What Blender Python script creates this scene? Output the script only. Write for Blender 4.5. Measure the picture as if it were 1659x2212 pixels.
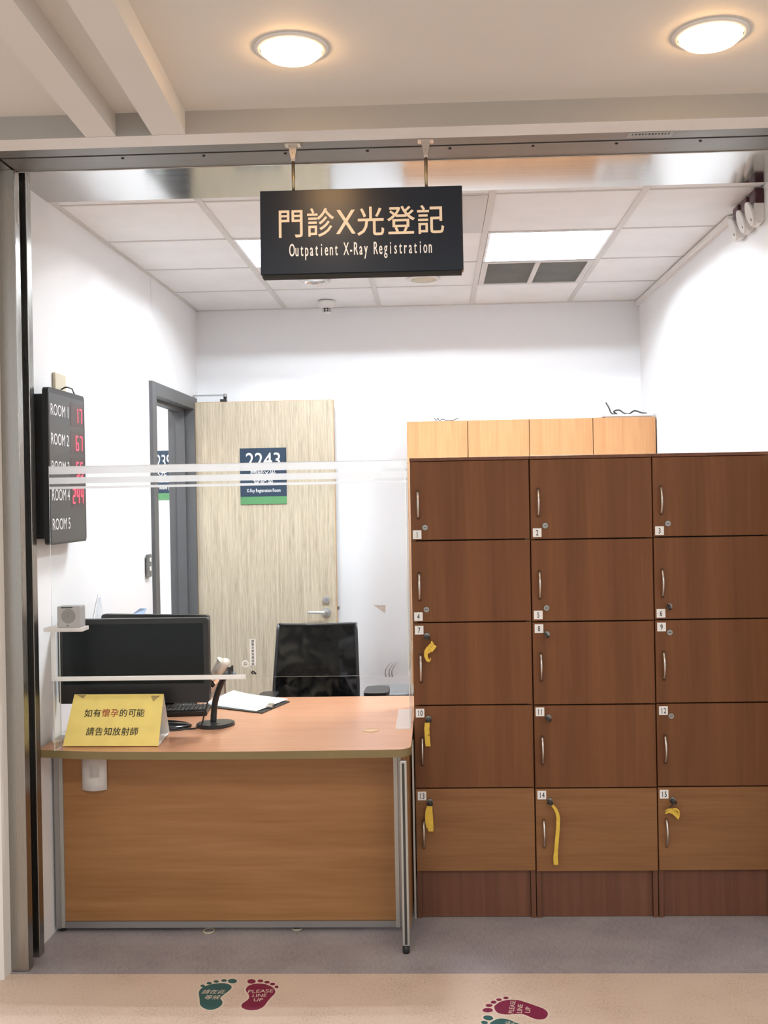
import bpy, bmesh, math, random
from mathutils import Vector, Matrix

random.seed(7)
for o in list(bpy.data.objects):
    bpy.data.objects.remove(o, do_unlink=True)
SC = bpy.context.scene
COL = SC.collection

# ------------------------------------------------------------------ camera
FPX, CX, CY, IW, IH = 2250.0, 859.1, 1080.5, 1659.0, 2212.0
HC = 1.65
YAW, PITCH, ROLL = (math.radians(a) for a in (2.0785, -0.1421, -1.0192))


def cam_rows():
    cy, sy = math.cos(YAW), math.sin(YAW)
    cp, sp = math.cos(PITCH), math.sin(PITCH)
    cr, sr = math.cos(ROLL), math.sin(ROLL)
    rz = Matrix(((cy, sy, 0), (-sy, cy, 0), (0, 0, 1)))
    ax = Matrix(((1, 0, 0), (0, 0, -1), (0, 1, 0)))
    rx = Matrix(((1, 0, 0), (0, cp, sp), (0, -sp, cp)))
    rr = Matrix(((cr, -sr, 0), (sr, cr, 0), (0, 0, 1)))
    return rr @ rx @ ax @ rz


ROWS = cam_rows()
cam_data = bpy.data.cameras.new('camera')
cam = bpy.data.objects.new('camera', cam_data)
COL.objects.link(cam)
cam_data.sensor_fit = 'HORIZONTAL'
cam_data.sensor_width = 36.0
cam_data.lens = FPX / IW * 36.0
cam_data.shift_x = (IW / 2 - CX) / IW
cam_data.shift_y = (CY - IH / 2) / IW
cam_data.clip_start = 0.05
_r, _d, _f = Vector(ROWS[0]), Vector(ROWS[1]), Vector(ROWS[2])
cam.matrix_world = Matrix(((_r.x, -_d.x, -_f.x, 0), (_r.y, -_d.y, -_f.y, 0), (_r.z, -_d.z, -_f.z, HC), (0, 0, 0, 1)))
SC.camera = cam

# ------------------------------------------------------------------ light and exposure
SC.view_settings.view_transform = 'Standard'
SC.view_settings.look = 'None'
SC.view_settings.gamma = 1.0
SC.view_settings.use_curve_mapping = False
SC.view_settings.exposure = 0.0
WORLD_STRENGTH = 0.95
WORLD_COLOR = (1.0, 0.97, 0.94, 1)
TUBE_STRENGTH = 360.0
DOME_STRENGTH = 30.0
SPOT_POWER = 14.0
HALL_FILL = [((-0.9, 0.6, 2.86), 1.4, 0.5, 26.0), ((1.3, 0.6, 2.86), 1.4, 0.5, 26.0)]  # unseen fill lights added to brighten the corridor

world = bpy.data.worlds.new('world')
SC.world = world
world.use_nodes = True
bg = world.node_tree.nodes['Background']
bg.inputs[0].default_value = WORLD_COLOR
bg.inputs[1].default_value = WORLD_STRENGTH
for i, (loc, sx, sy, pw) in enumerate(HALL_FILL):
    ld = bpy.data.lights.new('hall_fill', 'AREA')
    ld.shape = 'RECTANGLE'
    ld.size, ld.size_y, ld.energy = sx, sy, pw
    ld.color = (1.0, 0.965, 0.92)
    lo = bpy.data.objects.new('hall_fill', ld)
    lo.location = loc
    COL.objects.link(lo)


# ------------------------------------------------------------------ helpers
def ray(px, py):
    v = Vector(((px - CX) / FPX, (py - CY) / FPX, 1.0))
    return ROWS.transposed() @ v


def at_y(px, py, y):
    d = ray(px, py)
    return Vector((0, 0, HC)) + d * (y / d.y)


def at_z(px, py, z):
    d = ray(px, py)
    return Vector((0, 0, HC)) + d * ((z - HC) / d.z)


def at_x(px, py, x):
    d = ray(px, py)
    return Vector((0, 0, HC)) + d * (x / d.x)


def lin(r, g, b):
    def f(c):
        c /= 255.0
        return c / 12.92 if c <= 0.04045 else ((c + 0.055) / 1.055) ** 2.4
    return (f(r), f(g), f(b), 1.0)


def new_mat(name):
    m = bpy.data.materials.new(name)
    m.use_nodes = True
    return m, m.node_tree, m.node_tree.nodes['Principled BSDF']


def N(nt, kind, **kw):
    n = nt.nodes.new(kind)
    for k, v in kw.items():
        setattr(n, k, v)
    return n


def plain(name, col, rough=0.5, metal=0.0, spec=0.5, var=0.06, vscale=(6, 6, 6), bump=0.0, emit=None, estr=0.0, coat=0.0):
    m, nt, p = new_mat(name)
    p.inputs['Roughness'].default_value = rough
    p.inputs['Metallic'].default_value = metal
    p.inputs['Specular IOR Level'].default_value = spec
    p.inputs['Coat Weight'].default_value = coat
    tc = N(nt, 'ShaderNodeTexCoord')
    mp = N(nt, 'ShaderNodeMapping')
    mp.inputs['Scale'].default_value = vscale
    no = N(nt, 'ShaderNodeTexNoise')
    no.inputs['Scale'].default_value = 1.0
    no.inputs['Detail'].default_value = 4.0
    rp = N(nt, 'ShaderNodeValToRGB')
    rp.color_ramp.elements[0].position = 0.3
    rp.color_ramp.elements[1].position = 0.7
    rp.color_ramp.elements[0].color = tuple(c * (1 - var) for c in col[:3]) + (1,)
    rp.color_ramp.elements[1].color = tuple(min(1, c * (1 + var)) for c in col[:3]) + (1,)
    nt.links.new(tc.outputs['Object'], mp.inputs['Vector'])
    nt.links.new(mp.outputs['Vector'], no.inputs['Vector'])
    nt.links.new(no.outputs['Fac'], rp.inputs['Fac'])
    nt.links.new(rp.outputs['Color'], p.inputs['Base Color'])
    if bump:
        b = N(nt, 'ShaderNodeBump')
        b.inputs['Strength'].default_value = bump
        b.inputs['Distance'].default_value = 0.002
        nt.links.new(no.outputs['Fac'], b.inputs['Height'])
        nt.links.new(b.outputs['Normal'], p.inputs['Normal'])
    if emit:
        p.inputs['Emission Color'].default_value = emit
        p.inputs['Emission Strength'].default_value = estr
    return m


def wood(name, dark, light, scale, rough=0.45, fine=0.35, spec=0.4, figure=True):
    m, nt, p = new_mat(name)
    p.inputs['Roughness'].default_value = rough
    p.inputs['Specular IOR Level'].default_value = spec
    tc = N(nt, 'ShaderNodeTexCoord')
    mp = N(nt, 'ShaderNodeMapping')
    mp.inputs['Scale'].default_value = scale
    n1 = N(nt, 'ShaderNodeTexNoise')
    n1.inputs['Scale'].default_value = 1.0
    n1.inputs['Detail'].default_value = 5.0
    n1.inputs['Distortion'].default_value = 0.6 if figure else 0.1
    mp2 = N(nt, 'ShaderNodeMapping')
    mp2.inputs['Scale'].default_value = tuple(s * 5.0 for s in scale)
    n2 = N(nt, 'ShaderNodeTexNoise')
    n2.inputs['Scale'].default_value = 1.0
    n2.inputs['Detail'].default_value = 3.0
    mx = N(nt, 'ShaderNodeMix', data_type='FLOAT')
    mx.inputs[0].default_value = fine
    rp = N(nt, 'ShaderNodeValToRGB')
    rp.color_ramp.elements[0].position = 0.32
    rp.color_ramp.elements[1].position = 0.68
    rp.color_ramp.elements[0].color = dark
    rp.color_ramp.elements[1].color = light
    L = nt.links.new
    L(tc.outputs['Object'], mp.inputs['Vector'])
    L(tc.outputs['Object'], mp2.inputs['Vector'])
    L(mp.outputs['Vector'], n1.inputs['Vector'])
    L(mp2.outputs['Vector'], n2.inputs['Vector'])
    L(n1.outputs['Fac'], mx.inputs[2])
    L(n2.outputs['Fac'], mx.inputs[3])
    L(mx.outputs[0], rp.inputs['Fac'])
    L(rp.outputs['Color'], p.inputs['Base Color'])
    return m


def steel(name, col, rough, scale=(2, 2, 300), amount=0.12):
    m, nt, p = new_mat(name)
    p.inputs['Metallic'].default_value = 1.0
    p.inputs['Base Color'].default_value = col
    tc = N(nt, 'ShaderNodeTexCoord')
    mp = N(nt, 'ShaderNodeMapping')
    mp.inputs['Scale'].default_value = scale
    no = N(nt, 'ShaderNodeTexNoise')
    no.inputs['Scale'].default_value = 1.0
    no.inputs['Detail'].default_value = 2.0
    mr = N(nt, 'ShaderNodeMapRange')
    mr.inputs['To Min'].default_value = max(0.02, rough - amount)
    mr.inputs['To Max'].default_value = rough + amount
    nt.links.new(tc.outputs['Object'], mp.inputs['Vector'])
    nt.links.new(mp.outputs['Vector'], no.inputs['Vector'])
    nt.links.new(no.outputs['Fac'], mr.inputs['Value'])
    nt.links.new(mr.outputs['Result'], p.inputs['Roughness'])
    return m


def see_through(name, tint, opaque_col, opacity, gloss=0.06, rough=0.03):
    """thin clear or frosted plastic sheet"""
    m = bpy.data.materials.new(name)
    m.use_nodes = True
    nt = m.node_tree
    nt.nodes.clear()
    out = N(nt, 'ShaderNodeOutputMaterial')
    tr = N(nt, 'ShaderNodeBsdfTransparent')
    tr.inputs['Color'].default_value = tint
    df = N(nt, 'ShaderNodeBsdfDiffuse')
    df.inputs['Color'].default_value = opaque_col
    tl = N(nt, 'ShaderNodeBsdfTranslucent')
    tl.inputs['Color'].default_value = opaque_col
    ad = N(nt, 'ShaderNodeMixShader')
    ad.inputs[0].default_value = 0.6
    mx = N(nt, 'ShaderNodeMixShader')
    mx.inputs[0].default_value = opacity
    gl = N(nt, 'ShaderNodeBsdfGlossy')
    gl.inputs['Roughness'].default_value = rough
    fr = N(nt, 'ShaderNodeFresnel')
    fr.inputs['IOR'].default_value = 1.35
    mu = N(nt, 'ShaderNodeMath', operation='MULTIPLY')
    mu.inputs[1].default_value = gloss / 0.06
    m2 = N(nt, 'ShaderNodeMixShader')
    L = nt.links.new
    L(df.outputs[0], ad.inputs[1])
    L(tl.outputs[0], ad.inputs[2])
    L(tr.outputs[0], mx.inputs[1])
    L(ad.outputs[0], mx.inputs[2])
    L(fr.outputs[0], mu.inputs[0])
    L(mu.outputs[0], m2.inputs[0])
    L(mx.outputs[0], m2.inputs[1])
    L(gl.outputs[0], m2.inputs[2])
    L(m2.outputs[0], out.inputs['Surface'])
    return m


def glow(name, col, strength):
    m, nt, p = new_mat(name)
    p.inputs['Base Color'].default_value = col
    p.inputs['Emission Color'].default_value = col
    p.inputs['Emission Strength'].default_value = strength
    return m


_glyphs = {}


def glyph(s):
    key = s
    if key not in _glyphs:
        c = bpy.data.curves.new('text_source', 'FONT')
        c.body = s
        c.size = 1.0
        c.resolution_u = 3
        o = bpy.data.objects.new('text_source', c)
        COL.objects.link(o)
        dg = bpy.context.evaluated_depsgraph_get()
        dg.update()
        me = bpy.data.meshes.new_from_object(o.evaluated_get(dg))
        vs = [(v.co.x, v.co.y) for v in me.vertices]
        fs = [tuple(p.vertices) for p in me.polygons]
        bpy.data.objects.remove(o, do_unlink=True)
        bpy.data.curves.remove(c)
        bpy.data.meshes.remove(me)
        _glyphs[key] = (vs, fs)
    return _glyphs[key]


class MB:
    """collects shapes; build() links them as ONE mesh object"""

    def __init__(self):
        self.v, self.f, self.m, self.s = [], [], [], []
        self.M = Matrix.Identity(4)

    def add(self, vs, fs, m=0, smooth=False):
        b = len(self.v)
        self.v += [self.M @ Vector(v) for v in vs]
        for f in fs:
            self.f.append([b + i for i in f])
            self.m.append(m)
            self.s.append(smooth)
        return self

    def box(self, x0, x1, y0, y1, z0, z1, m=0, bev=0.0, seg=2):
        if bev:
            bm = bmesh.new()
            bmesh.ops.create_cube(bm, size=1.0)
            for v in bm.verts:
                v.co = Vector(((x0 + x1) / 2 + v.co.x * (x1 - x0), (y0 + y1) / 2 + v.co.y * (y1 - y0), (z0 + z1) / 2 + v.co.z * (z1 - z0)))
            bmesh.ops.bevel(bm, geom=list(bm.edges), offset=bev, segments=seg, affect='EDGES', profile=0.5)
            bm.verts.index_update()
            self.add([v.co.copy() for v in bm.verts], [[v.index for v in f.verts] for f in bm.faces], m)
            bm.free()
            return self
        vs = [(x, y, z) for x in (x0, x1) for y in (y0, y1) for z in (z0, z1)]
        fs = [(0, 1, 3, 2), (4, 6, 7, 5), (0, 4, 5, 1), (2, 3, 7, 6), (0, 2, 6, 4), (1, 5, 7, 3)]
        return self.add(vs, fs, m)

    def prism(self, poly, o, u, v, w, m=0, mside=None, smooth=False):
        """outline poly in the plane (o,u,v), pushed along the vector w"""
        o, u, v, w = Vector(o), Vector(u), Vector(v), Vector(w)
        n = len(poly)
        a = [o + u * p[0] + v * p[1] for p in poly]
        area = sum(poly[i][0] * poly[(i + 1) % n][1] - poly[(i + 1) % n][0] * poly[i][1] for i in range(n))
        flip = (u.cross(v).dot(w) > 0) == (area > 0)
        vs = a + [p + w for p in a]
        bot, top = list(range(n)), list(range(n, 2 * n))
        fs = [bot[::-1] if flip else bot, top if flip else top[::-1]]
        self.add(vs, fs, m)
        sf = []
        for i in range(n):
            j = (i + 1) % n
            q = (i, j, n + j, n + i)
            sf.append(q if flip else q[::-1])
        return self.add(vs, sf, m if mside is None else mside, smooth)

    def cyl(self, p0, p1, r0, r1=None, n=24, m=0, smooth=True):
        r1 = r0 if r1 is None else r1
        p0, p1 = Vector(p0), Vector(p1)
        return self.lathe([(0, 0), (r0, 0), (r1, (p1 - p0).length), (0, (p1 - p0).length)], p0, p1 - p0, n, m, smooth)

    def lathe(self, prof, o, axis, n=24, m=0, smooth=True):
        o, w = Vector(o), Vector(axis).normalized()
        a = Vector((1, 0, 0)) if abs(w.x) < 0.9 else Vector((0, 1, 0))
        u = w.cross(a).normalized()
        v = w.cross(u)
        vs, rings = [], []
        for r, h in prof:
            if r <= 1e-7:
                rings.append([len(vs)])
                vs.append(o + w * h)
            else:
                rings.append(list(range(len(vs), len(vs) + n)))
                for i in range(n):
                    t = 2 * math.pi * i / n
                    vs.append(o + w * h + (u * math.cos(t) + v * math.sin(t)) * r)
        sm, fl = [], []
        for k in range(len(rings) - 1):
            A, B = rings[k], rings[k + 1]
            flat = abs(prof[k][1] - prof[k + 1][1]) < 1e-7
            for i in range(n):
                j = (i + 1) % n
                if len(A) == 1 and len(B) == 1:
                    continue
                if len(A) == 1:
                    f = (A[0], B[j], B[i])
                elif len(B) == 1:
                    f = (A[i], A[j], B[0])
                else:
                    f = (A[i], A[j], B[j], B[i])
                (fl if flat else sm).append(f)
        # separate vertices for flat rings keep the rims crisp
        self.add(vs, sm, m, smooth)
        return self.add(vs, fl, m, False)

    def tube(self, pts, r, n=8, m=0, caps=True):
        pts = [Vector(p) for p in pts]
        rs = r if isinstance(r, (list, tuple)) else [r] * len(pts)
        ref = None
        vs, fs = [], []
        for i, p in enumerate(pts):
            t = (pts[min(i + 1, len(pts) - 1)] - pts[max(i - 1, 0)]).normalized()
            if ref is None:
                a = Vector((0, 0, 1)) if abs(t.z) < 0.9 else Vector((1, 0, 0))
                ref = t.cross(a).normalized()
            ref = (ref - t * ref.dot(t)).normalized()
            b = t.cross(ref)
            for k in range(n):
                g = 2 * math.pi * k / n
                vs.append(p + (ref * math.cos(g) + b * math.sin(g)) * rs[i])
        for i in range(len(pts) - 1):
            for k in range(n):
                j = (k + 1) % n
                fs.append((i * n + k, i * n + j, (i + 1) * n + j, (i + 1) * n + k))
        self.add(vs, fs, m, True)
        if caps:
            e = (len(pts) - 1) * n
            self.add(vs, [tuple(range(n))[::-1], tuple(range(e, e + n))], m)
        return self

    def ribbon(self, pts, ws, th, m=0, nrm=(0, -1, 0)):
        """flat band through pts, ws = full-width vectors (one or per point)"""
        pts = [Vector(p) for p in pts]
        ws = [Vector(w) for w in ws] if isinstance(ws, list) else [Vector(ws)] * len(pts)
        nv = Vector(nrm) * th
        vs = []
        for p, w in zip(pts, ws):
            vs += [p - w / 2, p + w / 2, p + w / 2 + nv, p - w / 2 + nv]
        fs = []
        for i in range(len(pts) - 1):
            a, b = i * 4, i * 4 + 4
            for k in range(4):
                j = (k + 1) % 4
                fs.append((a + k, a + j, b + j, b + k))
        fs += [(3, 2, 1, 0), tuple(range(len(vs) - 4, len(vs)))]
        return self.add(vs, fs, m)

    def text(self, s, o, right, up, size, xs=1.0, pitch=None, align='c', bold=0.0, m=0, lift=0.0006, width=None):
        """flat lettering in the plane (o, right, up); o = baseline point"""
        right, up = Vector(right).normalized(), Vector(up).normalized()
        o = Vector(o) + right.cross(up) * lift
        items = []
        if pitch:
            for i, ch in enumerate(s):
                if ch == ' ':
                    continue
                vs, fs = glyph(ch)
                c = (max(v[0] for v in vs) + min(v[0] for v in vs)) / 2
                items.append(([((v[0] - c) * xs * size + (i - (len(s) - 1) / 2) * pitch, v[1] * size) for v in vs], fs))
        else:
            vs, fs = glyph(s)
            x0, x1 = min(v[0] for v in vs), max(v[0] for v in vs)
            if width:
                xs = width / ((x1 - x0) * size)
            off = {'c': (x0 + x1) / 2, 'l': x0, 'r': x1}[align]
            items.append(([((v[0] - off) * xs * size, v[1] * size) for v in vs], fs))
        k = abs(bold) * size * 0.7
        shifts = [(0, 0)] if bold <= 0 else [(k * math.cos(a), k * math.sin(a)) for a in (i * math.pi / 4 for i in range(8))]
        for vs, fs in items:
            for q, (dx, dy) in enumerate(shifts):
                lay = right.cross(up) * (0.00006 * q)
                self.add([o + lay + right * (x + dx) + up * (y + dy) for x, y in vs], fs, m)
        return self

    def build(self, name, mats, parent=None, origin=(0, 0, 0), local=False):
        """coordinates are world ones unless local; the mesh sits relative to its thing's base"""
        if parent is not None:
            root = parent
            while root.parent:
                root = root.parent
            off = Vector((0, 0, 0)) if local else Vector(root.location)
        else:
            off = Vector((0, 0, 0)) if local else Vector(origin)
        me = bpy.data.meshes.new(name)
        me.from_pydata([tuple(v - off) for v in self.v], [], self.f)
        mats = mats if isinstance(mats, (list, tuple)) else [mats]
        for mt in mats:
            me.materials.append(mt)
        me.polygons.foreach_set('material_index', self.m)
        me.polygons.foreach_set('use_smooth', self.s)
        bm = bmesh.new()
        bm.from_mesh(me)
        bmesh.ops.remove_doubles(bm, verts=bm.verts, dist=1e-6)
        bm.to_mesh(me)
        bm.free()
        me.update()
        o = bpy.data.objects.new(name, me)
        COL.objects.link(o)
        if parent is not None:
            o.parent = parent
        else:
            o.location = Vector(origin)
        return o


def tag(o, label, cat, group=None):
    o['label'] = label
    o['category'] = cat
    if group:
        o['group'] = group
    return o


def thing(name, label, cat, loc, group=None, rot=(0, 0, 0)):
    o = bpy.data.objects.new(name, None)
    o.empty_display_size = 0.05
    COL.objects.link(o)
    o.location = loc
    o.rotation_euler = rot
    return tag(o, label, cat, group)


def struct(name, mb, mats, parent=None):
    o = mb.build(name, mats, parent)
    if parent is None:
        o['kind'] = 'structure'
    return o


def smooth_loop(ctrl, per=6):
    """closed Catmull-Rom loop through 2-D points"""
    n = len(ctrl)
    out = []
    for i in range(n):
        p0, p1, p2, p3 = (Vector(ctrl[(i + k - 1) % n]) for k in range(4))
        for s in range(per):
            t = s / per
            out.append(0.5 * ((2 * p1) + (p2 - p0) * t + (2 * p0 - 5 * p1 + 4 * p2 - p3) * t * t + (3 * p1 - p0 - 3 * p2 + p3) * t ** 3))
    return out


def spline(ctrl, per=8):
    c = [Vector(p) for p in ctrl]
    c = [c[0] * 2 - c[1]] + c + [c[-1] * 2 - c[-2]]
    out = []
    for i in range(len(c) - 3):
        p0, p1, p2, p3 = c[i:i + 4]
        for s in range(per):
            t = s / per
            out.append(0.5 * ((2 * p1) + (p2 - p0) * t + (2 * p0 - 5 * p1 + 4 * p2 - p3) * t * t + (3 * p1 - p0 - 3 * p2 + p3) * t ** 3))
    return out + [c[-2]]


def rrect(x0, x1, y0, y1, r, n=5):
    out = []
    for cx, cy, a0 in ((x1 - r, y1 - r, 0), (x0 + r, y1 - r, 90), (x0 + r, y0 + r, 180), (x1 - r, y0 + r, 270)):
        for k in range(n + 1):
            a = math.radians(a0 + 90 * k / n)
            out.append((cx + r * math.cos(a), cy + r * math.sin(a)))
    return out


X_, Y_, Z_ = Vector((1, 0, 0)), Vector((0, 1, 0)), Vector((0, 0, 1))

# ------------------------------------------------------------------ materials
M_wall = plain('white_wall_paint', (0.85, 0.855, 0.865, 1), 0.7, var=0.015, vscale=(3, 3, 3), bump=0.03)
M_wall_out = plain('corridor_wall_paint', (0.78, 0.76, 0.73, 1), 0.7, var=0.03, vscale=(3, 3, 3), bump=0.05)
M_ceil_out = plain('corridor_ceiling_paint', (0.725, 0.70, 0.66, 1), 0.65, var=0.02, vscale=(1.5, 1.5, 1.5))
M_soffit = plain('soffit_paint', (0.80, 0.785, 0.76, 1), 0.6, var=0.015)
M_tile = plain('ceiling_tile', (0.865, 0.875, 0.875, 1), 0.85, var=0.03, vscale=(5, 5, 5), bump=0.1)
M_grid = plain('ceiling_grid_metal', (0.66, 0.65, 0.63, 1), 0.5, var=0.02)
M_steel = steel('brushed_steel', (0.36, 0.35, 0.33, 1), 0.28, (180, 180, 1.5), 0.06)
M_sheet = steel('polished_steel_sheet', (0.50, 0.49, 0.475, 1), 0.11, (1.5, 60, 60), 0.04)
M_track = steel('dull_steel_track', (0.25, 0.235, 0.22, 1), 0.5, (3, 100, 100), 0.08)
M_dark = plain('dark_gap', (0.012, 0.012, 0.012, 1), 0.8, var=0.2)
M_floor = None
M_peach = None


def speckled(name, c0, c1, c2, streak):
    m, nt, p = new_mat(name)
    p.inputs['Roughness'].default_value = 0.42
    p.inputs['Specular IOR Level'].default_value = 0.35
    tc = N(nt, 'ShaderNodeTexCoord')
    mp = N(nt, 'ShaderNodeMapping')
    mp.inputs['Scale'].default_value = streak
    n1 = N(nt, 'ShaderNodeTexNoise')
    n1.inputs['Scale'].default_value = 1.0
    n1.inputs['Detail'].default_value = 6.0
    n1.inputs['Roughness'].default_value = 0.65
    n2 = N(nt, 'ShaderNodeTexNoise')
    n2.inputs['Scale'].default_value = 5.0
    n2.inputs['Detail'].default_value = 5.0
    rp = N(nt, 'ShaderNodeValToRGB')
    e = rp.color_ramp.elements
    e[0].position, e[1].position = 0.30, 0.66
    e[0].color, e[1].color = c0, c2
    k = rp.color_ramp.elements.new(0.47)
    k.color = c1
    mx = N(nt, 'ShaderNodeMix', data_type='FLOAT')
    mx.inputs[0].default_value = 0.35
    L = nt.links.new
    L(tc.outputs['Object'], mp.inputs['Vector'])
    L(mp.outputs['Vector'], n1.inputs['Vector'])
    L(tc.outputs['Object'], n2.inputs['Vector'])
    L(n1.outputs['Fac'], mx.inputs[2])
    L(n2.outputs['Fac'], mx.inputs[3])
    L(mx.outputs[0], rp.inputs['Fac'])
    L(rp.outputs['Color'], p.inputs['Base Color'])
    return m


M_peach = speckled('peach_vinyl_floor', (0.46, 0.35, 0.275, 1), (0.66, 0.525, 0.43, 1), (0.72, 0.585, 0.485, 1), (130, 90, 50))
M_grey = speckled('grey_vinyl_floor', (0.23, 0.212, 0.232, 1), (0.325, 0.302, 0.322, 1), (0.42, 0.395, 0.41, 1), (280, 24, 50))
M_lock = wood('brown_locker_laminate', (0.135, 0.053, 0.021, 1), (0.200, 0.082, 0.033, 1), (17, 17, 0.7), 0.42, 0.3, 0.22)
M_lock_low = wood('light_locker_laminate', (0.205, 0.092, 0.038, 1), (0.295, 0.145, 0.062, 1), (1.2, 9, 22), 0.42, 0.3, 0.22)
M_plinth = wood('dark_plinth_laminate', (0.115, 0.045, 0.025, 1), (0.19, 0.078, 0.042, 1), (22, 22, 0.6), 0.5, 0.3)
M_lockside = wood('pale_locker_side', (0.45, 0.28, 0.18, 1), (0.52, 0.34, 0.22, 1), (12, 12, 0.8), 0.5)
M_back = wood('orange_cabinet_laminate', (0.37, 0.17, 0.068, 1), (0.49, 0.26, 0.118, 1), (14, 14, 0.9), 0.45, 0.35)
M_top = wood('counter_laminate', (0.48, 0.23, 0.122, 1), (0.58, 0.30, 0.172, 1), (1.6, 12, 20), 0.30, 0.3, 0.5)
M_edge = plain('tan_counter_edge', (0.20, 0.15, 0.062, 1), 0.45, var=0.05)
M_panel = wood('desk_front_laminate', (0.285, 0.130, 0.044, 1), (0.395, 0.200, 0.078, 1), (0.9, 9, 14), 0.45, 0.38)
M_alu = steel('grey_aluminium', (0.42, 0.42, 0.42, 1), 0.42, (60, 60, 2), 0.05)
M_alu_l = plain('light_aluminium', (0.50, 0.50, 0.47, 1), 0.4, metal=0.6, var=0.03)
M_door = wood('pale_oak_door', (0.33, 0.268, 0.188, 1), (0.66, 0.575, 0.435, 1), (75, 75, 2.4), 0.45, 0.5, 0.4, False)
M_dooredge = plain('door_edge_wood', (0.50, 0.30, 0.14, 1), 0.5, var=0.08)
M_frame = plain('dark_grey_door_frame', (0.085, 0.085, 0.088, 1), 0.45, var=0.05)
M_black = plain('black_plastic', (0.012, 0.012, 0.013, 1), 0.38, var=0.1)
M_blackg = plain('gloss_black_plastic', (0.008, 0.008, 0.009, 1), 0.12, var=0.1)
M_screen = plain('switched_off_screen', (0.007, 0.010, 0.011, 1), 0.14, var=0.05, spec=0.15)
M_charcoal = plain('charcoal_panel', (0.035, 0.036, 0.036, 1), 0.30, var=0.05)
M_white = plain('white_plastic', (0.76, 0.75, 0.73, 1), 0.4, var=0.02)
M_paper = plain('white_paper', (0.84, 0.84, 0.84, 1), 0.8, var=0.02)
M_ink = plain('black_ink', (0.012, 0.012, 0.014, 1), 0.6, var=0.05)
M_redink = plain('red_ink', (0.36, 0.035, 0.02, 1), 0.6, var=0.05)
M_cream = plain('cream_lettering', (0.84, 0.72, 0.55, 1), 0.5, var=0.03)
M_letter = plain('white_lettering', (0.86, 0.86, 0.86, 1), 0.5, var=0.02)
M_navy = plain('navy_sign_face', (0.006, 0.013, 0.027, 1), 0.30, var=0.08, spec=0.45)
M_navy2 = plain('navy_plate', (0.012, 0.031, 0.060, 1), 0.4, var=0.05)
M_green = plain('green_stripe', (0.09, 0.26, 0.105, 1), 0.4, var=0.05)
M_chrome = plain('chrome', (0.80, 0.79, 0.77, 1), 0.16, metal=1.0, var=0.02)
M_nickel = plain('satin_nickel', (0.62, 0.57, 0.52, 1), 0.28, metal=1.0, var=0.03)
M_satin = plain('satin_steel', (0.60, 0.60, 0.60, 1), 0.42, metal=0.75, var=0.03)
M_lockmetal = plain('grey_lock_metal', (0.36, 0.35, 0.33, 1), 0.34, metal=1.0, var=0.05)
M_brass = plain('aged_brass_rod', (0.42, 0.33, 0.20, 1), 0.3, metal=1.0, var=0.08)
M_yellow = plain('yellow_card', (0.88, 0.71, 0.21, 1), 0.55, var=0.05, vscale=(14, 14, 14))
M_strap = plain('yellow_strap', (0.74, 0.50, 0.06, 1), 0.55, var=0.08, vscale=(60, 60, 60))
M_beige = plain('beige_plastic', (0.58, 0.52, 0.38, 1), 0.45, var=0.03)
M_maroon = plain('maroon_housing', (0.055, 0.008, 0.014, 1), 0.45, var=0.15)
M_teal_st = plain('teal_vinyl', (0.022, 0.105, 0.105, 1), 0.45, var=0.10, vscale=(30, 30, 30))
M_mar_st = plain('maroon_vinyl', (0.20, 0.012, 0.055, 1), 0.45, var=0.10, vscale=(30, 30, 30))
M_rim_st = plain('cream_sticker_rim', (0.72, 0.60, 0.50, 1), 0.5, var=0.04)
M_led = glow('red_led', (1.0, 0.045, 0.085, 1), 2.4)
M_ledbox = plain('dark_red_led_window', (0.035, 0.018, 0.018, 1), 0.3, var=0.1)
M_tube = glow('lit_fluorescent_tube', (0.87, 0.94, 1.0, 1), TUBE_STRENGTH)
M_dome = glow('lit_warm_diffuser', (1.0, 0.58, 0.24, 1), DOME_STRENGTH)
M_ventback = plain('dusty_vent_back', (0.30, 0.30, 0.29, 1), 0.8, var=0.1)
M_reflector = plain('white_reflector', (0.86, 0.87, 0.88, 1), 0.35, var=0.02)
M_louver = plain('grey_vent_louver', (0.48, 0.48, 0.46, 1), 0.5, var=0.1)
M_acrylic = see_through('clear_acrylic', (0.97, 0.98, 0.98, 1), (0.8, 0.8, 0.8, 1), 0.003, 0.011)
M_acry_edge = see_through('acrylic_cut_edge', (0.9, 0.9, 0.85, 1), (0.85, 0.82, 0.74, 1), 0.75, 0.05)
M_acry_white = see_through('milky_acrylic', (0.95, 0.95, 0.95, 1), (0.95, 0.94, 0.92, 1), 0.92, 0.02)
M_frost = see_through('frosted_film', (0.95, 0.95, 0.95, 1), (0.84, 0.85, 0.86, 1), 0.74, 0.01, 0.4)
M_foot = see_through('acrylic_foot_plate', (0.98, 0.98, 0.98, 1), (0.97, 0.95, 0.93, 1), 0.72, 0.01)


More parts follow.
